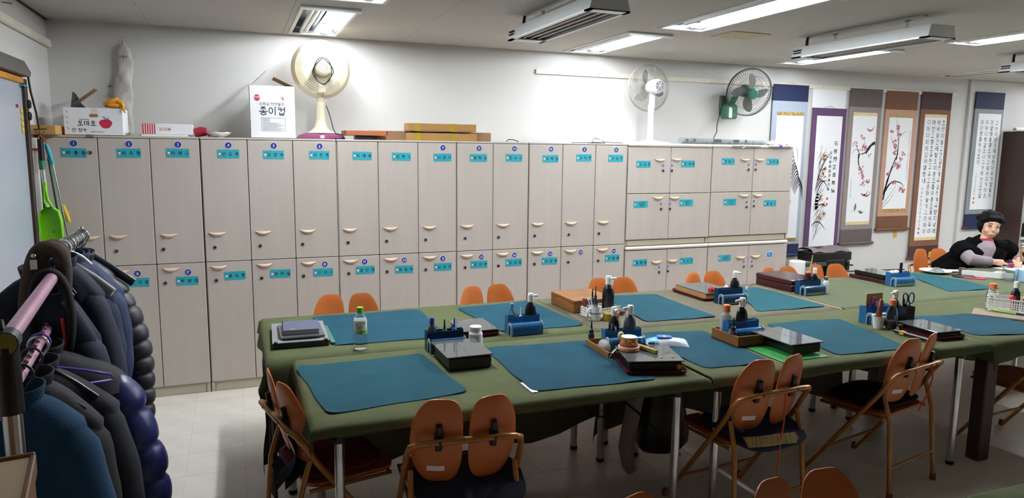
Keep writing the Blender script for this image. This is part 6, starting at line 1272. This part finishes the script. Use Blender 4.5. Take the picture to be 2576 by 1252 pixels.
def coat(lab, p, rz, sw, sd, L, m, puffy=0, depth=.075, sl=.55, out=.05, seed=0, yoke=None, zipper=None, r0=.062):
    t = thing('hanging_coat', lab, 'coat', p, rz, 'coats on the clothes rack'); rn = random.Random(seed); ph = [rn.uniform(0, 6) for _ in range(6)]
    R = [(.0, .035, .03), (.012, .05, .042)]
    for i in range(1, 7): s_ = i/6; R.append((.012+(sd-.012)*s_**1.25, .05+(sw-.05)*s_, .045+(depth-.045)*s_))
    n2 = int((L-sd)/puffy)*4 if puffy else 12
    for i in range(1, n2+1): s_ = i/n2; R.append((sd+(L-sd)*s_, sw*(1-.05*math.sin(pi*s_))+out*.6*s_, depth*(1+.35*s_)))
    def fn(u, v):
        k = v*(len(R)-1); i = min(int(k), len(R)-2); f = k-i; d, a, b = [R[i][c]*(1-f)+R[i+1][c]*f for c in range(3)]; an = 2*pi*u; c, s_ = math.cos(an), math.sin(an)
        w_ = 1+(.09*math.sin(5*an+ph[0]+d*4)+.05*math.sin(9*an+ph[1]-d*6))*min(1, d/.25)*(0.5 if puffy else 1)
        if puffy and d > .05: w_ *= 1+.14*abs(math.sin(pi*(d-sd)/((L-sd)/int((L-sd)/puffy))))**.5-.09
        return (a*math.copysign(abs(c)**.75, c)*w_, b*math.copysign(abs(s_)**.8, s_)*w_, -d)
    obj('body', G().grid(fn, 36, (len(R)-1)*(2 if puffy else 1), cu=True, flip=True), m, t)
    for s_ in (-1, 1):
        N = int(round(sl/puffy))*8 if puffy else 16; pts = []; rr = []
        for i in range(N+1):
            f = i/N; pts.append((s_*(sw-.055+out*1.5*f+.035*math.sin(pi*f)), -.012-.05*f*f, -sd-.02+.045*(1-f)**6-sl*f))
            r_ = r0*(1-.18*f)*(1+.04*math.sin(9*f+ph[2])); r_ *= min(1, .15+(f/.13)**.5*.85) if f < .13 else 1; rr.append(r_*(1+(.24*abs(math.sin(pi*round(sl/puffy)*f))**.5-.16 if puffy else .03*math.sin(21*f+ph[3]))))
        obj('sleeve', G().tube(pts, rr, 14), yoke or m if not puffy else m, t)
    obj('collar', G().grid(lambda u, v: ((.045+.012*v)*math.cos(2*pi*u), (.036+.01*v)*math.sin(2*pi*u)-.006, -.025+.055*v-.012*math.sin(2*pi*u)*-1*v), 20, 4, cu=True), yoke or m, t).modifiers.new('s', 'SOLIDIFY').thickness = .006
    if yoke:
        def fy(u, v):
            p_ = Vector(fn(u, v*8/(len(R)-1))); p_.x *= 1.03; p_.y *= 1.1; p_.z += .003; return tuple(p_)
        obj('yoke', G().grid(fy, 36, 10, cu=True, flip=True), yoke, t)
    if zipper: obj('zipper', G().tube([(fn(.80, .2)[0], fn(.80, .2)[1]-.002, fn(.80, .2)[2]), (fn(.8, .5)[0], fn(.8, .5)[1]-.002, fn(.8, .5)[2]), (fn(.8, .8)[0], fn(.8, .8)[1]-.002, fn(.8, .8)[2])], .007, 6), zipper, t)
    return t
def hanger(lab, pole, w_, drop, m, th=.005, rz=0, flat=False, hook=.03, name='coat_hanger', bar=True):
    t = thing(name, lab, 'hanger', pole, rz, 'hangers on the clothes rack')
    obj('hook', G().tube([(-hook*.75, 0, -.012)]+[(hook*math.cos(math.radians(a)), 0, hook*math.sin(math.radians(a))) for a in range(190, -40, -20)]+[(.004, 0, -hook-.02), (0, 0, -hook-.05)], min(th, .0045), 7), m if not flat else M_chrome, t)
    z0 = -hook-.05
    P = [(-w_, 0, z0-drop), (-w_*.6, 0, z0-drop*.55), (-w_*.15, 0, z0-.01), (0, 0, z0), (w_*.15, 0, z0-.01), (w_*.6, 0, z0-drop*.55), (w_, 0, z0-drop)]
    if flat: P2 = [(p[0], p[1]-.02*(abs(p[0])/w_)**2, p[2]) for p in P]; obj('shoulder_bar', G().tube(P2, [.02, .021, .02, .016, .02, .021, .02], 10, sq=.55), m, t)
    else:
        obj('shoulder_bar', G().tube(P+([(w_*1.02, 0, z0-drop-.02), (0, 0, z0-drop-.03), (-w_*1.02, 0, z0-drop-.02)] if bar else []), th, 7, closed=bar), m, t)
    return t
M_navy1 = mat('navy_wool', '16203a', .85, var=.06, ns=20, bump=.06, bs=120); M_navy2 = mat('ink_navy', '11172b', .8, var=.06, ns=20, bump=.06, bs=120); M_pufb = mat('black_puffer', '22222a', .5, bump=.12, bs=30); M_pufn = mat('royal_navy_puffer', '1a2458', .38, bump=.15, bs=26)
M_teal = mat('teal_fleece', '07304a', .95, var=.12, ns=60, bump=.25, bs=220); M_char = mat('charcoal_coat', '1b1c24', .85, var=.06, ns=16, bump=.06, bs=120); M_blk2 = mat('soft_black', '101116', .8, bump=.05, bs=100); M_blu = mat('blue_jacket', '1a2848', .75, var=.1, ns=18, bump=.2, bs=90)
coat('black puffer coat at the far end of the rack, sleeve hanging lowest', (.475, -1.71, 1.235), math.radians(-4), .19, .17, .75, M_pufb, .072, .08, .56, .05, 1, r0=.066)
coat('blue jacket hanging next to the black puffer', (.477, -1.83, 1.25), math.radians(-6), .165, .15, .62, M_blu, 0, .06, .45, .01, 2)
mb_ = coat('mid-blue jacket with a pale collar stripe on the white hanger', (.478, -1.95, 1.26), math.radians(-8), .15, .16, .6, M_navy1, 0, .06, .4, .01, 3)
attach(obj('collar_stripe', G().tube(sm([(.41, -1.99, 1.27), (.44, -2.0, 1.30), (.48, -2.005, 1.306), (.525, -2.0, 1.285), (.56, -1.99, 1.245)], 4), .006, 6), M_white), mb_)
coat('navy jacket in the middle of the upper pole', (.48, -2.1, 1.27), math.radians(-10), .135, .12, .72, M_navy2, 0, .065, .5, .05, 4)
coat('dark navy jacket with an orange zip under the pink pole', (.492, -2.30, 1.175), math.radians(-12), .135, .16, .62, M_navy2, 0, .06, .42, .03, 5, zipper=mat('orange_zip', 'd8461c', .5))
coat('jacket with a black yoke and quilted royal navy sleeves', (.475, -2.42, 1.0), math.radians(4), .25, .13, .80, M_pufn, .125, .10, .62, .07, 6, yoke=M_blk2, r0=.085)
coat('charcoal coat between the navy quilted jacket and the black one', (.492, -2.58, .985), math.radians(0), .22, .15, .85, M_char, 0, .08, .55, .04, 7)
coat('black jacket with a grey lining flap, second nearest on the lower pole', (.507, -2.73, .985), math.radians(-4), .18, .15, .8, M_blk2, 0, .08, .5, .02, 8)
coat('teal fleece jacket nearest the camera on the lower pole', (.525, -2.92, 1.0), math.radians(-8), .155, .10, .85, M_teal, 0, .085, .6, .06, 9, r0=.066)
coat('black coat on the wall side of the upper pole', (.40, -2.16, 1.24), math.radians(20), .18, .12, .8, M_blk2, 0, .07, .5, .03, 10)
hanger('wide black hanger at the far end of the rack', (.475, -1.685, 1.33), .20, .14, mat('black_hanger', '26282c', .35), flat=True)
hanger('white hanger holding the mid-blue jacket', (.478, -1.99, 1.33), .165, .12, mat('grey_white_hanger', 'b4b8b4', .3), .008, math.radians(-8), True)
for k_, yy in enumerate((-1.78, -1.90, -2.14, -2.18, -2.22)):
    hanger(('first', 'second', 'third', 'fourth', 'fifth')[k_]+' bare chrome hook from the far end of the chrome pole', (.476, yy, 1.33), .06, .09, M_chrome, .003, math.radians(-8), hook=.027, bar=False)
hanger('white wire hanger on the chrome pole', (.479, -2.07, 1.33), .08, .08, M_white, .0035, math.radians(-10), bar=False)
hanger('bright purple hanger on the lower pole', (.487, -2.555, 1.067), .205, .06, mat('purple_hanger', '6a48b0', .3), .005, math.radians(4))
hanger('glossy black hanger of the charcoal coat', (.492, -2.60, 1.067), .16, .12, M_black, .01, 0, True); hanger('brown wire hanger of the black jacket', (.507, -2.75, 1.067), .14, .1, mat('brown_wire', '4a3430', .3, .4), .004, math.radians(-4))
hanger('dark green hanger of the teal fleece', (.525, -2.94, 1.067), .13, .08, mat('green_black_hanger', '16282a', .35), .006, math.radians(-8))
M_sc = mat('brown_scarf_cloth', '46382f', .95, var=.3, ns=9, bump=.5, bs=40)
g = G()
stube(g, [(.375, -2.27, .98, .02), (.395, -2.275, 1.12, .035), (.415, -2.28, 1.24, .036), (.445, -2.285, 1.335, .034), (.485, -2.285, 1.352, .032), (.515, -2.29, 1.325, .028), (.522, -2.295, 1.25, .026), (.518, -2.30, 1.14, .02)], 14)
for k_, (dy, dz, rr_) in enumerate(((.03, .0, .024), (.06, .004, .022), (.085, -.002, .018))): stube(g, [(.435, -2.285+dy, 1.31+dz, rr_), (.455, -2.285+dy, 1.348+dz, rr_), (.485, -2.285+dy, 1.356+dz, rr_), (.51, -2.285+dy, 1.33+dz, rr_), (.518, -2.285+dy, 1.27+dz, rr_*.6)], 10)
sc_ = obj('scarf', g, M_sc, label='brown scarf wrapped over the joint of the rack poles', cat='scarf')
obj('care_label', G().cbox(.424, .446, -2.328, -2.326, 1.285, 1.32, .0005), M_paper, sc_); obj('push_pin', G().ell((.437, -2.325, 1.334), .009, 10), M_chrome, sc_)
g = G(); stube(g, [(.535, -2.37, .95, .014), (.548, -2.365, 1.08, .015), (.542, -2.36, 1.19, .016), (.515, -2.36, 1.262, .016), (.475, -2.36, 1.275, .016), (.44, -2.36, 1.235, .015), (.425, -2.36, 1.12, .014), (.42, -2.36, .98, .014)], 10)
obj('bag_strap', g, M_blk2, label='thick black bag strap looped over the pink pole', cat='strap')
g = G()
for i in range(12): g.ell(q((.462, -2.30, 1.087), (.535, -3.0, 1.087), i/11), .008, 8, 0, 6)
g.tube([(.46, -2.30, 1.087), (.535, -3.0, 1.087)], .002, 5); obj('bead_string', g, mat('pinkish_beads', '6a4450', .25), label='string of dark pink beads along the lower pole', cat='beads')
# cabinet corner at the bottom left
t = thing('low_cabinet', 'wooden cabinet whose corner shows at the bottom left', 'cabinet', (.72, -3.675, 0)); M_cabw = mat('brown_cabinet_wood', '6b4426', .5, var=.2, ns=6); R_ = math.radians(9)
g = G(); g.at(0, 0, 0, rz=R_).cbox(-.5, 0, -.6, 0, 1.07, 1.1, .004); obj('top_panel', g, mat('pale_top', 'a68f74', .55, var=.06, ns=5), t)
g = G(); g.at(0, 0, 0, rz=R_).cbox(-.5, .004, -.006, .006, 1.06, 1.106, .003).cbox(-.006, .005, -.6, .0, 1.06, 1.103, .003); obj('edge_trim', g, M_cabw, t)
g = G(); g.at(0, 0, 0, rz=R_).cbox(-.5, 0, -.6, 0, 0, 1.07, .004); obj('body', g, M_cabw, t)
# ================================================================ the seated woman
PO = Vector((7.5, -.75, 0)); M_skin = mat('skin', 'd9aa90', .5, var=.05, ns=14); M_hair = mat('black_hair', '0b0a0b', .8, bump=.6, bs=60, spec=.25); M_fur = mat('black_fur_vest', '060607', 1, bump=.6, bs=140, spec=.1); M_lilac = mat('lilac_grey_shirt', '8f8288', .85, var=.06, ns=16, bump=.2, bs=50); M_redn = mat('red_neckband', '9c2038', .8)
t = thing('person', 'seated person in a black fur vest and lilac shirt, writing with a brush', 'person', tuple(PO))
def W_(x, y, z): return (x-PO.x, y-PO.y, z)
def remesh(o, vs, it=2):
    m = o.modifiers.new('r', 'REMESH'); m.mode = 'VOXEL'; m.voxel_size = vs; m.use_smooth_shade = True
    s_ = o.modifiers.new('s', 'SMOOTH'); s_.factor = .5; s_.iterations = it; return o
HC = Vector(W_(7.635, -.86, 1.075)); HR = Matrix.Translation(HC) @ Matrix.Rotation(math.radians(-34), 4, 'Z') @ Matrix.Rotation(math.radians(7), 4, 'Y') @ Matrix.Rotation(math.radians(6), 4, 'X')
shL, shR = W_(7.37, -.765, .885), W_(7.765, -.90, .895); elL, haL = W_(7.335, -.93, .795), W_(7.545, -1.03, .778); elR, haR = W_(7.90, -.96, .795), W_(7.775, -1.06, .785)
ch_, pe, nk = W_(7.545, -.80, .74), W_(7.47, -.62, .565), W_(7.60, -.845, .93)
g = G(); g.T = HR
g.ell((0, .008, .02), (.074, .09, .092), 20, 0, 14).ell((0, -.012, -.035), (.060, .070, .07), 18, 0, 12).ell((0, -.03, -.078), (.036, .036, .026), 12).ell((0, -.086, -.008), (.013, .018, .016), 10).ell((0, -.084, .012), (.009, .012, .024), 10)
for s_ in (-1, 1): g.ell((s_*.036, -.054, -.022), (.026, .022, .026), 10).ell((s_*.077, .012, -.01), (.010, .018, .028), 10).ell((s_*.033, -.068, .042), (.024, .012, .010), 10)
g.ell((0, -.080, -.052), (.022, .008, .010), 10)
g.T = None
g.tube([tuple(HC+Vector((0, .01, -.04))), nk, tuple(Vector(nk)+Vector((-.02, .03, -.08)))], [.045, .05, .06], 14)
g.tube([nk, ch_, pe], [.08, .13, .15], 16).tube([shL, ch_, shR], [.06, .11, .06], 12)
for (a, b, c) in ((shL, elL, haL), (shR, elR, haR)):
    g.tube([a, q(a, b, .5), b, q(b, c, .5), q(b, c, .9)], [.05, .046, .04, .034, .026], 12)
def hand(g, wr, tip, fing, thumb):
    w0 = Vector(wr); d = (Vector(tip)-w0).normalized(); side = d.cross(Vector((0, 0, 1))).normalized(); pc = w0+d*.045
    g.tube([tuple(w0), tuple(pc), tuple(w0+d*.085)], [.024, .03, .03], 12, sq=.6)
    for i, (o_, L) in enumerate(((-.026, .07), (-.009, .08), (.009, .076), (.026, .06))):
        b = w0+d*.08+side*o_; k1 = b+d*L*.45+Vector((0, 0, -.004)); k2 = b+d*L*.75+Vector((0, 0, -.018)); k3 = b+d*L*.85+Vector((0, 0, -.034))
        g.tube([tuple(b), tuple(k1), tuple(k2), tuple(k3)], [.0095, .009, .0082, .007], 8)
    b = w0+d*.03+side*thumb*.026; g.tube([tuple(b), tuple(b+d*.03+side*thumb*.014), tuple(b+d*.06+side*thumb*.004)], [.012, .0105, .0085], 8)
hand(g, q(elL, haL, .82), W_(7.66, -1.08, .765), 1, -1); hand(g, q(elR, haR, .82), W_(7.70, -1.10, .78), 1, 1)
for s_ in (-1, 1):
    hp = Vector(pe)+Vector((s_*.09, -.02, -.02)); kn = hp+Vector((-.12, -.36, -.02)); an = kn+Vector((0, .02, -.38)); g.tube([tuple(hp), tuple(kn), tuple(an), tuple(an+Vector((-.04, -.10, -.03)))], [.09, .062, .045, .04], 12)
body = remesh(obj('body', g, M_skin, t), .006)
# face details
g = G(); g.T = HR
for s_ in (-1, 1): g.tube([(s_*.018, -.0795, .022), (s_*.032, -.0805, .0250), (s_*.047, -.0735, .020)], [.0015, .004, .0015], 8)
obj('eyes', g, mat('eye_dark', '2a1c18', .4), t)
g = G(); g.T = HR
for s_ in (-1, 1): g.tube([(s_*.016, -.083, .050), (s_*.034, -.0825, .054), (s_*.054, -.072, .049)], [.002, .0032, .0015], 8)
obj('eyebrows', g, mat('brow_dark', '6a564c', .8), t)
g = G(); g.T = HR; g.tube([(-.026, -.0835, -.055), (-.012, -.0905, -.051), (0, -.0915, -.052), (.012, -.0905, -.051), (.026, -.0835, -.055)], [.002, .0048, .005, .0048, .002], 8); obj('lips', g, mat('lips', 'a86a60', .5), t)
g = G(); g.T = HR; rn = random.Random(5)
g.ell((0, .025, .065), (.092, .095, .07), 18, 0, 12).ell((0, .06, .01), (.09, .06, .09), 16, 0, 10).ell((-.07, .02, .02), (.035, .05, .06), 12).ell((.072, .03, .03), (.03, .045, .055), 12)
for i in range(46):
    a = rn.uniform(0, 2*pi); e_ = rn.uniform(.1, 1.35); p = Vector((.096*math.cos(a)*math.cos(e_), .03+.094*math.sin(a)*math.cos(e_), .055+.078*math.sin(e_)))
    if p.y < -.035 and p.z < .085: continue
    g.ell(tuple(p), rn.uniform(.018, .028), 8, 0, 6)
for x in (-.045, -.02, .01, .04): g.ell((x, -.055, .098), (.026, .024, .018), 8, 0, 6)
remesh(obj('hair', g, M_hair, t), .007, 1)
# clothing
g = G().tube([tuple(Vector(nk)+Vector((.004, -.012, -.012))), tuple(Vector(nk)+Vector((.008, -.008, .012))), tuple(Vector(nk)+Vector((.012, -.004, .034)))], [.073, .066, .056], 18); obj('red_neckband', g, M_redn, t)
g = G()
for (a, b, c) in ((shL, elL, haL), (shR, elR, haR)): g.tube([a, q(a, b, .5), tuple(Vector(b)+Vector((0, 0, .0))), q(b, c, .4), q(b, c, .74)], [.065, .064, .058, .048, .042], 14)
g.tube([tuple(Vector(nk)+Vector((.0, -.008, .012))), tuple(Vector(nk)+Vector((-.01, -.02, -.04))), tuple(Vector(ch_)+Vector((-.02, -.04, 0))), tuple(Vector(pe)+Vector((-.02, -.04, 0)))], [.066, .1, .125, .14], 16)
remesh(obj('shirt', g, M_lilac, t), .008)
g = G(); bk = Vector((.36, .93, 0)); sd_ = Vector((.93, -.36, 0))
n_, c_, p_ = Vector(nk), Vector(ch_), Vector(pe)
for s_ in (-1, 1):
    g.tube([tuple(n_+sd_*s_*.035+bk*.01+Vector((0, 0, -.0))), tuple(n_+sd_*s_*.15+bk*.01+Vector((0, 0, -.05))), tuple(n_+sd_*s_*.235+bk*.02+Vector((0, 0, -.11)))], [.05, .085, .075], 14)
    g.tube([tuple(n_+sd_*s_*.10-bk*.05+Vector((0, 0, -.06))), tuple(c_+sd_*s_*.125-bk*.085+Vector((0, 0, .03))), tuple(p_+sd_*s_*.12-bk*.07)], [.08, .09, .11], 14)
for a_, b_ in ((shL, elL), (shR, elR)): g.tube([a_, q(a_, b_, .35), q(a_, b_, .62)], [.09, .092, .085], 14)
g.tube([tuple(n_+bk*.05), tuple(c_+bk*.08), tuple(p_+bk*.06)], [.11, .17, .18], 16)
g.tube([tuple(n_+sd_*-.07-bk*.055+Vector((0, 0, .0))), tuple(n_+sd_*-.075+bk*.02+Vector((0, 0, .03))), tuple(n_+bk*.07+Vector((0, 0, .045))), tuple(n_+sd_*.075+bk*.02+Vector((0, 0, .03))), tuple(n_+sd_*.07-bk*.055)], .03, 10)
remesh(obj('fur_vest', g, M_fur, t), .01, 1)
g = G()
for s_ in (-1, 1):
    hp = Vector(pe)+Vector((s_*.09, -.02, -.02)); kn = hp+Vector((-.12, -.36, -.02)); an = kn+Vector((0, .02, -.34)); g.tube([tuple(hp), tuple(kn), tuple(an)], [.10, .07, .055], 12)
remesh(obj('trousers', g, M_blk2, t), .012); g = G()
for s_ in (-1, 1):
    hp = Vector(pe)+Vector((s_*.09-.12, -.36, -.42)); g.ell((hp.x, hp.y-.03, .03), (.045, .11, .03), 12)
obj('shoes', g, M_black, t)
t2 = thing('writing_brush', 'bamboo writing brush with a blue loop held in the person\'s hand', 'brush', (7.735, -1.11, .735)); obj('shaft', G().tube([(0, 0, .035), (-.012, .004, .12), (-.018, .006, .20)], [.008, .009, .006], 10), mat('brush_bamboo', '9a6a3c', .4), t2); obj('loop', G().tube([(-.018, .006, .2), (-.03, .008, .225), (-.018, .008, .24), (-.008, .008, .22)], .003, 6, closed=True), mat('loop_blue', '6c9cb4', .5), t2); obj('tip', G().lathe([(.001, -.004), (.007, .015), (.0075, .036)], 10), M_inkb, t2)
obj('writing_paper', G().cbox(7.5, 7.95, -1.45, -1.0, ZI, ZI+.0015, .0004), M_paper, label='white sheet of paper under the writing hands', cat='paper')
